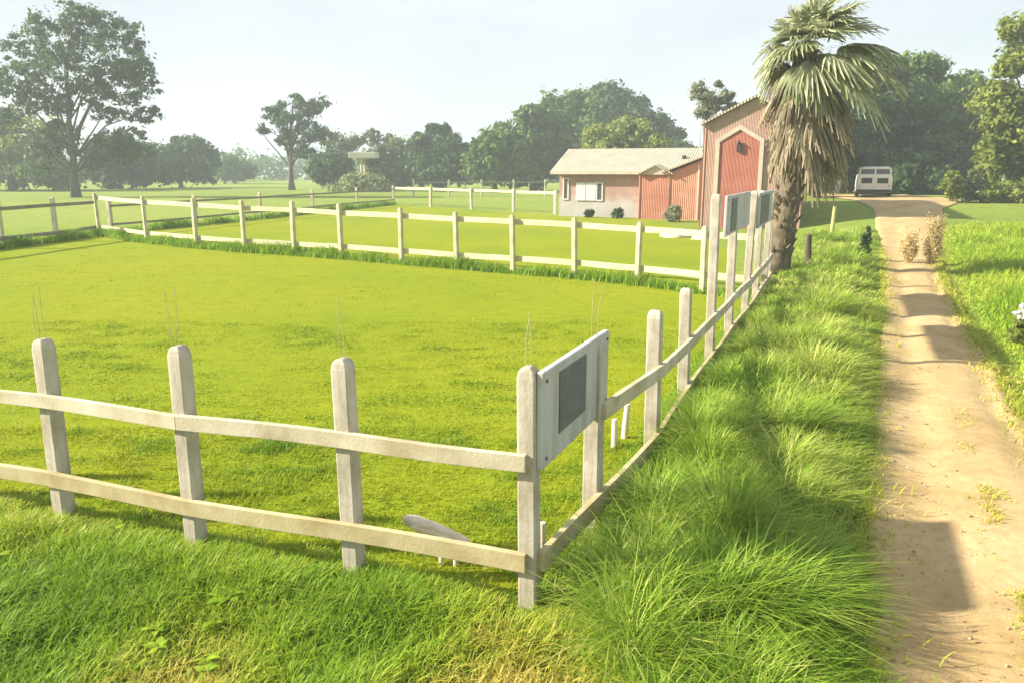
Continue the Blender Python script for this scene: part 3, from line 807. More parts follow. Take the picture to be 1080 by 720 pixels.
MB().box(-.05, .06, -.03, .05, 0, BE - .1).build('corner_trim', M['shed_light'], barn)
lp = MB(); lp.box(1.52, 1.70, -.16, -.052, 3.55, 3.95); lp.tube([(1.61, -.22, 3.95), (1.61, -.1, 4.02)], .05, 8)
lp.build('wall_lamp', M['dark'], barn)

# small things at the foot of the buildings
def boulder(label, x, y, r, fz, seed, group):
    import bmesh
    bm = bmesh.new(); bmesh.ops.create_icosphere(bm, subdivisions=3, radius=r)
    r2 = random.Random(seed); ph = [r2.uniform(0, 6) for _ in range(6)]
    for v in bm.verts:
        c = v.co / r
        k = 1 + .16 * math.sin(c.x * 3 + ph[0]) + .12 * math.sin(c.y * 4 + ph[1]) + .08 * math.sin(c.z * 7 + c.x * 5 + ph[2]) + .04 * math.sin(c.y * 11 + ph[3])
        v.co = Vector((c.x * k * r * 1.3, c.y * k * r, max(-.1, c.z * k * r * fz)))
    me = bpy.data.meshes.new('boulder'); bm.to_mesh(me); bm.free()
    me.polygons.foreach_set('use_smooth', [True] * len(me.polygons)); me.materials.append(M['white_stone'])
    o = bpy.data.objects.new('boulder', me); C.objects.link(o); o.location = (x, y, float(tz(x, y)))
    return tag(o, label, 'boulder', group)
boulder('larger whitish boulder lying on the grass before the red shed', 6.75, 32.6, .50, .6, 1, 'boulders before the shed')
boulder('smaller whitish boulder nearest the sign board post, before the barn', 7.62, 31.4, .30, .8, 2, 'boulders before the shed')
for i, (lab, x, y, r) in enumerate([('small dark shrub under the shuttered window of the house', 4.5, 46.2, .22), ('small dark shrub against the house wall right of the window', 6.05, 45.4, .30), ('rust-brown dry shrub at the foot of the red shed', 9.0 - .35, 42.2, .45)]):
    tree('wall_shrub', lab, 'shrub', (x, y), [(0, 0, r * .8, r, r, r), (.2, .1, r * 1.4, r * .5, r * .5, r * .5)], 700, .09, 'dark' if i < 2 else 'pale', .03, seed=90 + i, group='shrubs along the buildings', clumps=14, top=.4)

# ------------------------------------------------------------------ small shelter far left of centre
sxx = (388 - 540) * 104 / FPX
shelter = empty('shelter', (sxx, 104, 0)); tag(shelter, 'small open shelter with a flat cream roof on thin posts far across the field', 'shelter')
MB().box(-1.75, 1.75, -1.4, 1.4, 4.25, 5.0).build('roof', M['shelter_roof'], shelter, bevel=.05)
for px_, py_ in ((-.15, -1.1), (-.15, 1.1)):
    MB().tube([(px_, py_, 0), (px_, py_, 4.245)], .17, 8).build('post', M['far_post'], shelter)
V, T = lobes_leaves([(0, 0, .5, 3.6, 2, 1.0), (0, .3, 1.4, 2.6, 1.6, .9)], 5000, .2, np.random.default_rng(3), clumps=26, clump_r=.34)
o = quads_mesh('grass_mound', V + np.array([sxx, 102.0, 0]), T, LEAF['heap'], smooth=False)
tag(o, 'pale green overgrown heap in front of the cream-roofed shelter', 'bush')

# ------------------------------------------------------------------ van
M['van_white'] = surf('white_van_paint', [(0.3, (.66, .63, .56)), (0.7, (.78, .75, .68))], 2, 4, .35, spec=.5)
M['tyre'] = surf('tyre_rubber', [(0.3, (.02, .02, .02)), (0.7, (.035, .033, .03))], 5, 3, .85)
M['steel'] = surf('dull_steel', [(0.3, (.25, .25, .25)), (0.7, (.4, .4, .4))], 5, 3, .45, metallic=.6)
van = empty('van', (22.85, 50.0, float(tz(22.85, 50.0))), R(-22)); van.scale = (.9, .9, .92); tag(van, 'white van parked under the dark trees at the far end of the dirt track', 'van')
def loft(secs, mat, name, parent, bev=.04):
    """secs: list of (y, half width bottom, half width top, z0, z1)"""
    mb = MB()
    for y, wb, wt, z0, z1 in secs:
        mb.v += [(-wb, y, z0), (wb, y, z0), (wb, y, z0 + (z1 - z0) * .55), (wt, y, z1 - .10), (wt - .14, y, z1), (-wt + .14, y, z1), (-wt, y, z1 - .10), (-wb, y, z0 + (z1 - z0) * .55)]
    k = 8
    for i in range(len(secs) - 1):
        for j in range(k):
            q = (j + 1) % k
            mb.f.append((i * k + j, i * k + q, (i + 1) * k + q, (i + 1) * k + j))
    mb.f.append(tuple(reversed(range(k)))); e = (len(secs) - 1) * k; mb.f.append(tuple(e + j for j in range(k)))
    return mb.build(name, mat, parent, bevel=bev, seg=3)
loft([(0, 1.10, 1.06, .38, 1.56), (.06, 1.14, 1.10, .36, 1.58), (4.1, 1.14, 1.10, .36, 1.58), (4.5, 1.04, .96, .42, 1.25)], M['van_white'], 'body', van)
loft([(.10, 1.02, .94, 1.50, 2.04), (.2, 1.06, .98, 1.50, 2.10), (3.3, 1.06, .98, 1.50, 2.10), (3.9, .98, .86, 1.50, 1.72)], M['van_white'], 'roof', van)
for a, b in ((-.93, -.06), (.06, .93)):
    g = MB(); g.prism([(a, 1.62), (b, 1.62), (b * .96, 1.93), (a * .96, 1.93)], .055, .16); g.build('windscreen', M['glass'], van, bevel=.01)
for a, b in ((-.86, -.16), (.16, .86)):
    g = MB(); g.prism([(a, .98), (b, .98), (b, 1.34), (a, 1.34)], -.02, .03); pnl = g.build('window', M['dark'], van, bevel=.008)
for s in (-1, 1):
    for y0 in (.5, 1.75):
        MB().box(s * 1.035, s * 1.085, y0, y0 + 1.1, 1.62, 1.95).build('side_window', M['glass'], van)
    MB().tube([(s * .92, -.035, .80), (s * .92, .03, .80)], .07, 12).build('lamp', M['trim'], van)
    for y0 in (.85, 3.6):
        t = MB(); t.tube([(s * .92, y0, .34), (s * 1.15, y0, .34)], .34, 20); tw = t.build('tyre', M['tyre'], van, bevel=.03)
        t = MB(); t.tube([(s * 1.10, y0, .34), (s * 1.165, y0, .34)], .19, 16); t.build('rim', M['steel'], tw)
MB().box(-1.12, 1.12, -.10, -.01, .40, .56).build('bumper', M['tyre'], van, bevel=.02)
MB().box(-.95, .95, .3, 4.2, .22, .36).build('chassis', M['tyre'], van)

# ------------------------------------------------------------------ palm
M['palm_bark'] = surf('palm_bark', [(0.3, (.07, .055, .036)), (0.5, (.125, .10, .065)), (0.7, (.20, .165, .11))], 7, 6, .95, .8, 14, (1, 1, .6))
LEAF['frond'] = leaf_mat('palm_frond', [(.18, .215, .10), (.31, .335, .18), (.47, .48, .31)], .3)
LEAF['straw'] = leaf_mat('dead_palm_frond', [(.17, .13, .08), (.30, .25, .16), (.46, .40, .28)], .3)
PB = Vector((7.22, 20.9, 0)); PT = Vector((7.48, 20.95, 5.85))
palm = empty('palm_tree', PB); tag(palm, 'fan palm with wind-swept crown and a ragged skirt of dead fronds, beside the fence', 'palm')
mb = MB(); N = 20; path = []; rad = []
for i in range(N + 1):
    t = i / N
    p = (PT - PB) * t + Vector((.06 * math.sin(t * 4), .03 * math.sin(t * 5), 0)) + Vector((-.16 * (1 - t) ** 4, 0, 0))
    if i == 0: p.z = -.1
    path.append(p); rad.append(.30 + .10 * (1 - t) ** 5 - .05 * t + .015 * math.sin(i * 2.2))
mb.tube(path, rad, 18)
trunk = mb.build('trunk', M['palm_bark'], palm, smooth=True)
bt = MB()     # old leaf bases criss-crossing the trunk
for i in range(190):
    t = rnd.uniform(.06, .98); a = i * 2.39996
    k = t * N; i0 = min(N - 1, int(k)); c = path[i0].lerp(path[i0 + 1], k - i0); r = .29 - .03 * t + .04 * (1 - t) ** 5
    d = Vector((math.cos(a), math.sin(a), 0)); s = Vector((-d.y, d.x, 0)) * rnd.choice((-1, 1))
    L = rnd.uniform(.14, .26)
    p0 = c + d * r * .92; p1 = c + d * (r + .03) + Vector((0, 0, L * .5)) + s * L * .22; p2 = c + d * (r + rnd.uniform(.05, .12)) + Vector((0, 0, L)) + s * L * .5
    bt.tube([p0, p1, p2], [.045, .038, .02], 5)
bt.build('leaf_bases', M['palm_bark'], trunk)

def frond(parent, name, origin, az, el, pet, fan, spread, droop, wind, mat, n=26, fold=.5, seed=0, hang=0.0):
    r2 = random.Random(seed)
    ca, sa, ce, se = math.cos(az), math.sin(az), math.cos(el), math.sin(el)
    F = Vector((ca * ce, sa * ce, se)); S = Vector((-sa, ca, 0)); U = F.cross(S) * -1
    if U.z < 0: U = -U
    def bend(p, d):
        q = Vector(p); q.z -= droop * d * d; q.x += wind * d * d
        return q
    V = []; T = []
    # petiole as thin strips
    rungs = []
    for i in range(5):
        d = pet * i / 4; c = bend(F * d, d); wd = .022 * (1 - .4 * i / 4)
        rungs += [c - S * wd, c + S * wd]
    V.append(rungs[:10]); T.append(.15)
    d0 = pet
    for k in range(n):
        a = (k / (n - 1) - .5) * 2 * spread + r2.uniform(-.04, .04)
        Lk = fan * (1 - .28 * (abs(a) / max(spread, .01)) ** 2) * r2.uniform(.86, 1.08)
        dirv = F * math.cos(a) + S * math.sin(a)
        pl = U * (fold * .10 * abs(math.sin(a)))
        rg = []
        side = (F * -math.sin(a) + S * math.cos(a))
        lift = .035 * (1 if k % 2 else -1)
        for i in range(5):
            t = i / 4; d = Lk * t
            wv = .036 * (math.sin(min(1, t * 2.2) * 1.57)) * (1 - max(0, t - .45) / .56) + .003
            c = F * d0 + dirv * d + pl * d * 4 + U * (lift * t)
            c = bend(c, d0 + d)
            c.z -= hang * (t ** 2.5) * Lk * r2.uniform(.7, 1.3)
            rg += [c - side * wv + U * lift * .4, c + side * wv - U * lift * .4]
        V.append(rg); T.append(min(1, max(0, r2.gauss(.5, .25))))
    A = np.array([[tuple(origin + p) for p in q] for q in V])
    return quads_mesh(name, A, np.array(T), mat, parent, smooth=False)

crown = PT - PB
seed = 0
for i in range(50):
    u = (i + .5) / 50
    az = i * 2.39996 + .4
    right = math.cos(az)
    el = R(84) - R(118) * u ** .78 + R(12) * max(0, right) * u + R(rnd.uniform(-20, 20))
    pet = .34 + .15 * u + .62 * max(0, right) * (.35 + u * .65)
    fan = (.84 + .32 * max(0, right) - .04 * max(0, -right)) * rnd.uniform(.85, 1.12)
    o_ = crown + Vector((math.cos(az) * .12, math.sin(az) * .12, .10 - u * .40))
    frond(palm, 'frond', o_, az, el, pet, fan, R(84 - 26 * u), .06 + .07 * u, .05 + .05 * u, LEAF['frond'], n=24, seed=100 + i, hang=.18 + .4 * u)
for i in range(42):                                   # the skirt: collapsed dry fronds, longer on the lee side
    az = i * 2.39996 + 1.1; u = (i + .5) / 42
    right = math.cos(az); lee = max(0, right)
    z0 = -.42 - u * 1.75
    el = R(-48 - 34 * u + rnd.uniform(-9, 9) + 10 * lee)
    o_ = crown + Vector((math.cos(az) * .22, math.sin(az) * .22, z0))
    frond(palm, 'dead_frond', o_, az, el, .30 + .30 * lee + rnd.uniform(0, .15), .72 + rnd.uniform(-.12, .25) + .25 * lee, R(30 + rnd.uniform(-10, 22)), .05, .02, LEAF['straw'], n=13, seed=300 + i, hang=.35)
for i, (dx, dy, z0, ln) in enumerate([(.75, -.15, -2.0, 1.25), (.92, -.05, -1.9, 1.5), (.62, .1, -2.3, 1.2), (1.05, .12, -1.7, 1.1), (.84, .2, -2.4, 1.45)]):   # long tassels hanging clear on the lee side
    o_ = crown + Vector((dx * .45, dy, z0 + .9))
    frond(palm, 'dead_frond', o_, math.atan2(dy, dx), R(-62), .75, ln * .9, R(13), .10, -.02, LEAF['straw'], n=9, seed=400 + i, hang=.25)
mb = MB(); mb.tube([crown + Vector((-.15, -.2, -.95)), crown + Vector((-.55, -.25, -.62)), crown + Vector((-1.05, -.3, -.10))], [.04, .045, .03], 7)
mb.build('broken_petiole', M['bark'], palm, smooth=True)

# ------------------------------------------------------------------ stakes, plants and scraps near the track
def stake(label, x, y, h, r, mat, lean=(0, 0), group=None, name='stake'):
    z = float(tz(x, y)); mb = MB()
    mb.tube([(0, 0, -.05), (lean[0] * .5, lean[1] * .5, h * .5), (lean[0], lean[1], h)], [r, r * .95, r * .85], 8)
    o = mb.build(name, mat, None, bevel=r * .15); o.location = (x, y, z)
    return tag(o, label, 'stake', group)
M['green_stake'] = surf('lichened_stake', [(0.3, (.30, .33, .10)), (0.7, (.42, .43, .17))], 5, 4, .8)
stake('pale yellow-green stake standing in the grass right of the palm', 12.45, 30.5, 1.35, .085, M['green_stake'], (.05, 0))
stake('short dark stump under the palm skirt, right of the trunk', 8.35, 21.9, .95, .10, M['bark'], (-.04, 0), name='stump')
stake('whiter of the two short stakes behind the side fence, nearer to us', 1.02, 7.35, .30, .035, M['white_stone'], (0, .01), 'short white stakes behind the sign')
stake('taller leaning pale stake behind the side fence next to the white one', 1.16, 7.65, .36, .036, M['white_stone'], (.03, .02), 'short white stakes behind the sign')
stake('short pale stake just behind the corner post under the sign board', .21, 4.95, .34, .03, M['white_stone'], (.0, .01), 'short white stakes behind the sign')
tree('slim_shrub', 'slim dark shrub standing upright at the left edge of the track', 'shrub', (10.50, 23.2), [(0, 0, .28, .20, .2, .28), (.02, 0, .62, .13, .13, .3), (.06, 0, .92, .06, .06, .2)], 900, .055, 'dark', .03, seed=97, clumps=14, top=1.0)

# pale log on two short legs just inside the front fence
M['bleached_wood'] = surf('bleached_wood', [(0.3, (.50, .40, .30)), (0.5, (.66, .57, .46)), (0.7, (.74, .67, .57))], 14, 6, .85, .5, 40, (.3, 1, 1))
lg = empty('log_seat', (-.52, 4.98, -.01)); lg.scale = (.84, .84, .95); tag(lg, 'pale bleached log on two short white legs, just inside the front fence', 'log')
mb = MB(); mb.tube([(-.29, .10, .340), (-.265, .095, .34), (-.18, .075, .325), (-.10, .06, .295), (-.02, .045, .285), (.06, .03, .25), (.14, .012, .235), (.22, 0, .205), (.26, -.012, .20)], [.022, .040, .058, .062, .055, .060, .046, .043, .030], 11)
mb.build('log', M['bleached_wood'], lg, smooth=True)
for x_, y_ in ((.03, .02), (.15, .0)):
    MB().tube([(x_, y_, -.04), (x_, y_, .21)], .022, 8).build('leg', M['white_stone'], lg)
#boulder('flat in the paddock grass behind the pale log', -.45, 5.95, .17, .3, 5, None)

# ------------------------------------------------------------------ grass
GR = {
    'lush': leaf_mat('lush_grass', [(.11, .235, .018), (.235, .385, .032), (.38, .49, .068), (.58, .58, .19)], .42, .5),
    'meadow': leaf_mat('meadow_grass', [(.15, .28, .018), (.26, .41, .026), (.40, .48, .042), (.56, .47, .12)], .42, .5),
    'lawn': leaf_mat('lawn_grass', [(.15, .265, .012), (.26, .345, .011), (.335, .375, .013), (.41, .39, .02)], .42, .6),
    'dry': leaf_mat('dry_grass', [(.42, .33, .13), (.54, .44, .20), (.62, .53, .30)], .3, .7),
}
def blades(name, label, P, h, w, lean, mat, rng, tint=None, wind=(.25, 0), cat='grass', z_extra=0.0):
    n = len(P)
    az = rng.uniform(0, 2 * np.pi, n)
    d = np.stack([np.cos(az) + wind[0], np.sin(az) + wind[1]], 1); d /= np.linalg.norm(d, axis=1)[:, None] + 1e-6
    s = np.stack([-d[:, 1], d[:, 0]], 1)
    ln = lean * rng.uniform(.3, 1.3, n)
    z = tz(P[:, 0], P[:, 1]) - .01 + z_extra
    V = np.zeros((n, 8, 3))
    for k, t in enumerate((0, .4, .75, 1.0)):
        out = h * ln * t ** 2.1
        up = h * (t - .33 * ln * t ** 2.6)
        wd = w * (1.0, .9, .6, .08)[k]
        for q, sg in enumerate((-1, 1)):
            V[:, k * 2 + q, 0] = P[:, 0] + d[:, 0] * out + s[:, 0] * wd * sg
            V[:, k * 2 + q, 1] = P[:, 1] + d[:, 1] * out + s[:, 1] * wd * sg
            V[:, k * 2 + q, 2] = z + up
    if tint is None: tint = rng.uniform(0, 1, n)
    o = quads_mesh(name, V, tint, mat, smooth=True)
    return tag(o, label, cat, kind='stuff')

def vnoise(x, y, f, seed=0):
    r = np.random.default_rng(seed); g = r.uniform(0, 1, (64, 64))
    X = x * f; Y = y * f; i = np.floor(X).astype(int); j = np.floor(Y).astype(int); a = X - i; b = Y - j
    a = a * a * (3 - 2 * a); b = b * b * (3 - 2 * b)
    G = lambda p, q: g[p % 64, q % 64]
    return (G(i, j) * (1 - a) + G(i + 1, j) * a) * (1 - b) + (G(i, j + 1) * (1 - a) + G(i + 1, j + 1) * a) * b

rng = np.random.default_rng(21)
def side_x(y): return np.interp(y, [-3, 4.43, 18, 60], [.11 - 7.43 * .426, .11, 5.9, 23.8])
def front_y(x): return 4.43 - (x - .11) * .365

def in_view(P, m=60):
    z = -EYE; d = P[:, 1] * math.cos(PITCH) + EYE * math.sin(PITCH); u = P[:, 1] * math.sin(PITCH) - EYE * math.cos(PITCH)
    X = 540 + FPX * P[:, 0] / d; Y = 360 - FPX * u / d
    return (d > .5) & (X > -m - 60) & (X < 1140 + m) & (Y < 900)

def scatter(n, x0, x1, y0, y1, pw=1.0):
    t = rng.uniform(0, 1, n) ** pw
    P = np.stack([rng.uniform(x0, x1, n), y0 + (y1 - y0) * t], 1)
    return P

# 1 lush verge between the side fence and the track, gathered in tussocks
def verge(n, y0, y1, hmul, wmul, name, label):
    y = rng.uniform(y0, y1, n); a = side_x(y) + .10; b = edge_l(y) + .10
    nt_ = int((y1 - y0) * 7)
    cy = rng.uniform(y0, y1, nt_); cx = side_x(cy) + .2 + (edge_l(cy) - side_x(cy) - .35) * rng.uniform(0, 1, nt_)
    cr = rng.uniform(.09, .26, nt_); ch = rng.uniform(.7, 1.45, nt_)
    which = rng.integers(0, nt_, n); clump = rng.uniform(0, 1, n) < .50
    ang = rng.uniform(0, 6.283, n); rr = np.sqrt(rng.uniform(0, 1, n)) * cr[which]
    x = np.where(clump, cx[which] + np.cos(ang) * rr, a + (b - a) * rng.uniform(0, 1, n))
    y = np.where(clump, cy[which] + np.sin(ang) * rr, y)
    P = np.stack([x, y], 1)
    k = in_view(P) & (x < edge_l(y) + .10) & ((y > front_y(x) + .12) | (x > .45 + (4.4 - y) * .15))
    P = P[k]; m = len(P); clump = clump[k]; hc = ch[which][k]
    u = (P[:, 0] - side_x(P[:, 1])) / (edge_l(P[:, 1]) - side_x(P[:, 1]) + .01)
    base = .20 + .28 * np.clip(np.sin(np.clip(u, 0, 1) * 3.1416), 0, 1)
    h = base * np.where(clump, hc, .92) * rng.uniform(.65, 1.25, m) * hmul * (.72 + .55 * vnoise(P[:, 0], P[:, 1], .9, 3))
    h *= 1 - .45 * sm(.82, 1.08, u)
    t = np.clip(rng.normal(.54, .25, m) + (vnoise(P[:, 0], P[:, 1], .8, 9) - .5) * .5, 0, 1)
    blades(name, label, P, h, .0042 * wmul * rng.uniform(.7, 1.4, m), 1.0, GR['lush'], rng, t, (.18, -.12))
verge(52000, 2.9, 8.0, 1.0, 1.0, 'tall_grass', 'lush tall tussocky grass between the side fence and the track, near part')
verge(42000, 8.0, 15.0, 1.0, 1.7, 'tall_grass', 'tall bright green grass between the side fence and the track, middle part')
verge(34000, 15.0, 33.0, .85, 3.0, 'tall_grass', 'tall green grass along the track past the palm, far part')

# 2 uneven meadow grass before the front fence
P = scatter(150000, -4.6, 1.2, 2.7, 6.3)
k = in_view(P) & (P[:, 1] < front_y(P[:, 0]) + .10) & (P[:, 0] < .75 + (4.4 - P[:, 1]) * .1)
P = P[k]; m = len(P)
f1 = vnoise(P[:, 0], P[:, 1], 1.1, 5); f2 = vnoise(P[:, 0], P[:, 1], 3.7, 6)
keep = rng.uniform(0, 1, m) < .45 + .75 * f1 * f2 + .25 * sm(.5, 0, front_y(P[:, 0]) - P[:, 1])
P = P[keep]; f1 = f1[keep]; f2 = f2[keep]; m = len(P)
h = (.055 + .08 * f1 + .07 * f2 + .05 * np.exp(-((front_y(P[:, 0]) - P[:, 1] - .45) / .22) ** 2) - .03 * np.exp(-((front_y(P[:, 0]) - P[:, 1]) / .2) ** 2)) * rng.uniform(.6, 1.35, m)
t = np.clip(rng.normal(.47, .2, m) + (.5 - f1) * .95 + .9 * sm(.55, .85, vnoise(P[:, 0], P[:, 1], .75, 44)) * sm(3.9, 3.2, P[:, 1]), 0, 1)
blades('meadow_grass', 'uneven green grass growing in front of the front fence', P, h, .0036 * rng.uniform(.7, 1.4, m), .85, GR['meadow'], rng, t, (.2, -.1))

# 3 short paddock grass, thinning out where single blades can no longer be seen
poly = LAWN
def lawn_blades(n, y0, y1, h0, wmul, name, label):
    P = scatter(n, -14, 5.5, y0, y1)
    k = in_view(P) & inside(poly, P[:, 0], P[:, 1]); P = P[k]; m = len(P)
    f = vnoise(P[:, 0], P[:, 1], .9, 11); f2 = vnoise(P[:, 0], P[:, 1], 4.1, 12); f3 = vnoise(P[:, 0], P[:, 1] * 2.2, 1.7, 13)
    kk = rng.uniform(0, 1, m) < .55 + .6 * f * f2; P = P[kk]; f = f[kk]; f2 = f2[kk]; f3 = f3[kk]; m = len(P)
    h = h0 * (.45 + .5 * f + .75 * f2 * f3 * 2) * rng.uniform(.6, 1.4, m)
    t = np.clip(rng.normal(.47, .16, m) + (.5 - f) * .45 - .55 * sm(.62, .85, f3) * sm(16, 6, P[:, 1]), 0, 1)
    blades(name, label, P, h, .0034 * wmul * rng.uniform(.7, 1.4, m), .9, GR['lawn'], rng, t, (.25, 0))
lawn_blades(190000, 4.4, 8.0, .052, 1.1, 'paddock_grass', 'short yellow-green paddock grass just behind the front fence')
lawn_blades(170000, 8.0, 14.0, .030, 1.8, 'paddock_grass', 'short yellow-green paddock grass in the middle of the paddock')
lawn_blades(90000, 14.0, 30.0, .020, 3.5, 'paddock_grass', 'smooth yellow-green paddock grass towards the far fence')

# 4 longer grass left standing under the far fences
def under_fence(pts, n, name, label, hh, wm, off=.15):
    seg = [(Vector(a[:2]), Vector(b[:2])) for a, b in zip(pts[:-1], pts[1:])]
    L = np.array([(b - a).length for a, b in seg]); w_ = rng.choice(len(seg), n, p=L / L.sum()); t = rng.uniform(0, 1, n)
    A = np.array([tuple(a) for a, b in seg]); B = np.array([tuple(b) for a, b in seg])
    P = A[w_] + (B[w_] - A[w_]) * t[:, None] + rng.normal(size=(n, 2)) * off
    h = hh * (.4 + vnoise(P[:, 0], P[:, 1], 1.2, 14)) * rng.uniform(.5, 1.3, n)
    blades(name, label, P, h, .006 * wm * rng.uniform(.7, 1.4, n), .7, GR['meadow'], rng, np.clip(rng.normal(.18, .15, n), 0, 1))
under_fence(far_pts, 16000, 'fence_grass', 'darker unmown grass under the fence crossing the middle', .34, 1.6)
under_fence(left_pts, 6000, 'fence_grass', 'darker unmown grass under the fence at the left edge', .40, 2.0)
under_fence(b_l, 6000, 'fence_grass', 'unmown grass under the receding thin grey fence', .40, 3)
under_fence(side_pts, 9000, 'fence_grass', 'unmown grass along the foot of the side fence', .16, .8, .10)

# broad-leaved weeds among the meadow grass
wv = []; wt = []
sites = [(-1.77, 4.42, 1.5)] + [(rng.uniform(-3.6, .7), rng.uniform(2.9, 5.6), rng.uniform(.5, 1.1)) for _ in range(60)]
for x, y, k in sites:
    if y > front_y(np.array(x)) - .12: continue
    for j in range(int(7 * k) + 4):
        a = rng.uniform(0, 6.283); L = .085 * k * rng.uniform(.6, 1.2); w_ = L * rng.uniform(.16, .26); e = rng.uniform(.3, 1.0)
        d = np.array([math.cos(a), math.sin(a), 0]); sd = np.array([-d[1], d[0], 0]); b0 = np.array([x, y, .05 * k + rng.uniform(0, .03)])
        up = np.array([0, 0, 1.0])
        r_ = []
        for t_, wf_ in ((0, .15), (.35, 1), (.7, .8), (1, .05)):
            c = b0 + d * L * t_ + up * L * (e * t_ - .75 * t_ * t_ * e)
            r_ += [c - sd * w_ * wf_, c + sd * w_ * wf_]
        wv.append(r_); wt.append(rng.uniform(.1, .6))
o = quads_mesh('broadleaf_weeds', np.array(wv), np.array(wt), GR['meadow'], smooth=True)
tag(o, 'low broad-leaved weeds scattered through the grass before the front fence', 'weeds', kind='stuff')

# 5 grass on the right of the track
y = 4 + 30 * rng.uniform(0, 1, 70000) ** .9; x = edge_r(y) - .05 + rng.uniform(0, 1, 70000) ** 1.2 * (1.2 + y * .34)
P = np.stack([x, y], 1); P = P[in_view(P)]; m = len(P)
f = vnoise(P[:, 0], P[:, 1], .6, 15); u = P[:, 0] - edge_r(P[:, 1])
h = (.06 + .50 * sm(.35, 1.3, u) * (.25 + f)) * rng.uniform(.55, 1.25, m)
t = np.clip(rng.normal(.42, .2, m) + .45 * sm(.6, 0, u) + (.5 - f) * .3, 0, 1)
blades('tall_grass', 'green grass bank on the right of the dirt track', P, h, .0045 * (1 + P[:, 1] / 14) * rng.uniform(.7, 1.4, m), .9, GR['meadow'], rng, t, (.35, -.1))

# 6 sparse weeds on the crown of the track, and on its edges
y = rng.uniform(3.2, 8.5, 5200); c = edge_l(y) + (edge_r(y) - edge_l(y)) * (.60 + rng.normal(0, .045, 5200))
P = np.stack([c, y], 1); f = vnoise(P[:, 0], P[:, 1], 2.8, 17); P = P[(f > .46) & (rng.uniform(0, 1, 5200) < sm(9, 5.0, P[:, 1]))]; m = len(P)
blades('track_weeds', 'low yellowish weeds on the crown of the dirt track', P, .055 * rng.uniform(.4, 1.4, m), .004 * rng.uniform(.7, 1.5, m), 1.1, GR['meadow'], rng, np.clip(rng.normal(.85, .15, m), 0, 1), z_extra=.08)

n = 1500
y = 3 + 17 * rng.uniform(0, 1, n) ** 1.5; u = np.clip(np.abs(rng.normal(0, .22, n)) * np.where(rng.uniform(0, 1, n) < .5, 1, -1) + np.where(rng.uniform(0, 1, n) < .5, .02, .6), .01, .99)
x = edge_l(y) + (edge_r(y) - edge_l(y)) * u; pb = MB()
for xx, yy in zip(x, y):
    r = float(np.clip(rng.lognormal(-4.9, .5), .003, .028)); z = float(tz(xx, yy)) + .080
    a = rng.uniform(0, 6.28); k = rng.uniform(.5, 1.0, 6)
    pts = [(xx + math.cos(a + i * 1.5708) * r * k[i], yy + math.sin(a + i * 1.5708) * r * k[i], z - .004) for i in range(4)]
    tp = [(xx + math.cos(a + .4 + i * 1.5708) * r * .6 * k[i], yy + math.sin(a + .4 + i * 1.5708) * r * .6 * k[i], z + r * .7 * k[4]) for i in range(4)]
    q = len(pb.v); pb.v += pts + tp
    pb.f += [(q + 4, q + 5, q + 6, q + 7)] + [(q + i, q + (i + 1) % 4, q + 4 + (i + 1) % 4, q + 4 + i) for i in range(4)]
M['pebble'] = surf('dusty_pebbles', [(0.3, (.22, .16, .09)), (0.7, (.42, .34, .22))], 9, 3, .9)
tag(pb.build('gravel', M['pebble']), 'loose pebbles and dry crumbs scattered on the dirt track', 'gravel', kind='stuff')
for nm, ef, sg, n_ in (('left', edge_l, 1, 9000), ('right', edge_r, -1, 9000)):
    y = 3 + 24 * rng.uniform(0, 1, n_) ** 1.3
    clus = vnoise(y * 0, y, 2.2, 31 + sg); k = rng.uniform(0, 1, n_) < .25 + clus; y = y[k]
    x = ef(y) + sg * (rng.exponential(.085, len(y)) - .12); P = np.stack([x, y], 1); m = len(P)
    blades('edge_grass', 'thin dry-tipped grass creeping over the %s edge of the dirt track' % nm, P, .085 * rng.uniform(.4, 1.6, m), .0035 * (1 + y / 12) * rng.uniform(.7, 1.4, m), 1.2, GR['meadow'], rng, np.clip(rng.normal(.72, .22, m), 0, 1), (.3 * sg, -.1), z_extra=.06)

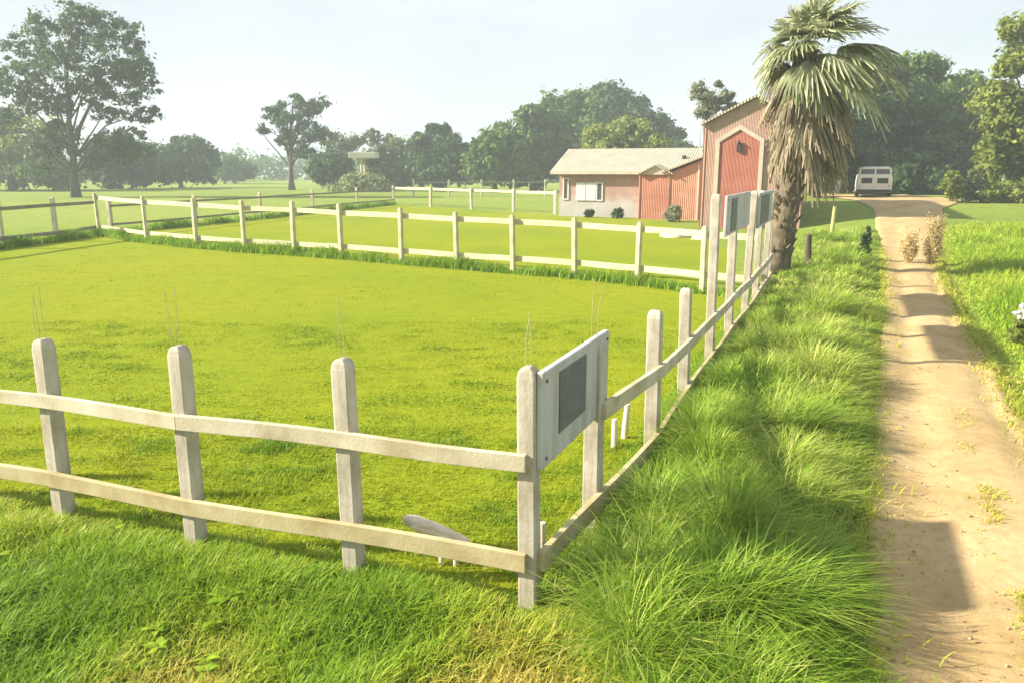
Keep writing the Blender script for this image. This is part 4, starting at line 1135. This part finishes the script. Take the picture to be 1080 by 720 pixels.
# 7 dry weeds standing at the right side of the track
M['straw_stalk'] = surf('straw_stalks', [(0.3, (.40, .29, .12)), (0.7, (.55, .43, .22))], 9, 3, .8)
def dry_weed(label, x, y, h, seed, n=70):
    r = np.random.default_rng(seed)
    root = empty('dry_weed', (x, y, float(tz(x, y)))); tag(root, label, 'weed', 'dry weeds by the track')
    mb = MB(); tips = []
    for i in range(n):
        a = r.uniform(0, 6.283); sp = r.uniform(.02, .30); hh = h * r.uniform(.35, 1.0)
        b = Vector((math.cos(a) * sp * .35, math.sin(a) * sp * .35, -.02)); e = Vector((math.cos(a) * sp, math.sin(a) * sp, hh))
        mid = b.lerp(e, .5) + Vector((r.uniform(-.04, .04), r.uniform(-.04, .04), .05))
        mb.tube([b, mid, e], [.006, .005, .003], 4); tips += [mid, e, b.lerp(e, .8)]
    mb.build('stalks', M['straw_stalk'], root)
    V, T = lobes_leaves([(p.x, p.y, p.z, .09, .09, .10) for p in tips], n * 6, .026, r, clumps=4)
    quads_mesh('seed_heads', V, T, GR['dry'], root, smooth=False)
dry_weed('wispy tan dry weed, the left one of the pair standing in the track', 11.55, 22.6, 1.0, 1, 40)
dry_weed('taller denser tan dry weed, the right one of the pair standing in the track', 12.15, 22.5, 1.45, 2, 60)

# white-flowering plant at the right edge
wf = empty('flowering_plant', (7.98, 11.9, 0)); tag(wf, 'white-flowering plant in the grass at the right edge', 'plant')
V, T = lobes_leaves([(0, 0, .25, .16, .16, .2)], 160, .07, np.random.default_rng(4), clumps=10); quads_mesh('leaves', V, T, LEAF['light'], wf, smooth=False)
LEAF['petal'] = leaf_mat('white_petals', [(.6, .6, .55), (.75, .75, .7)], .3)
V, T = lobes_leaves([(0, 0, .52, .10, .10, .14), (.06, -.05, .38, .08, .08, .09)], 260, .04, np.random.default_rng(6), clumps=10); quads_mesh('flowers', V, T, LEAF['petal'], wf, smooth=False)
mb = MB(); mb.tube([(0, 0, -.03), (.01, 0, .3), (0, 0, .5)], [.008, .007, .004], 6); mb.build('stem', M['green_stake'], wf)
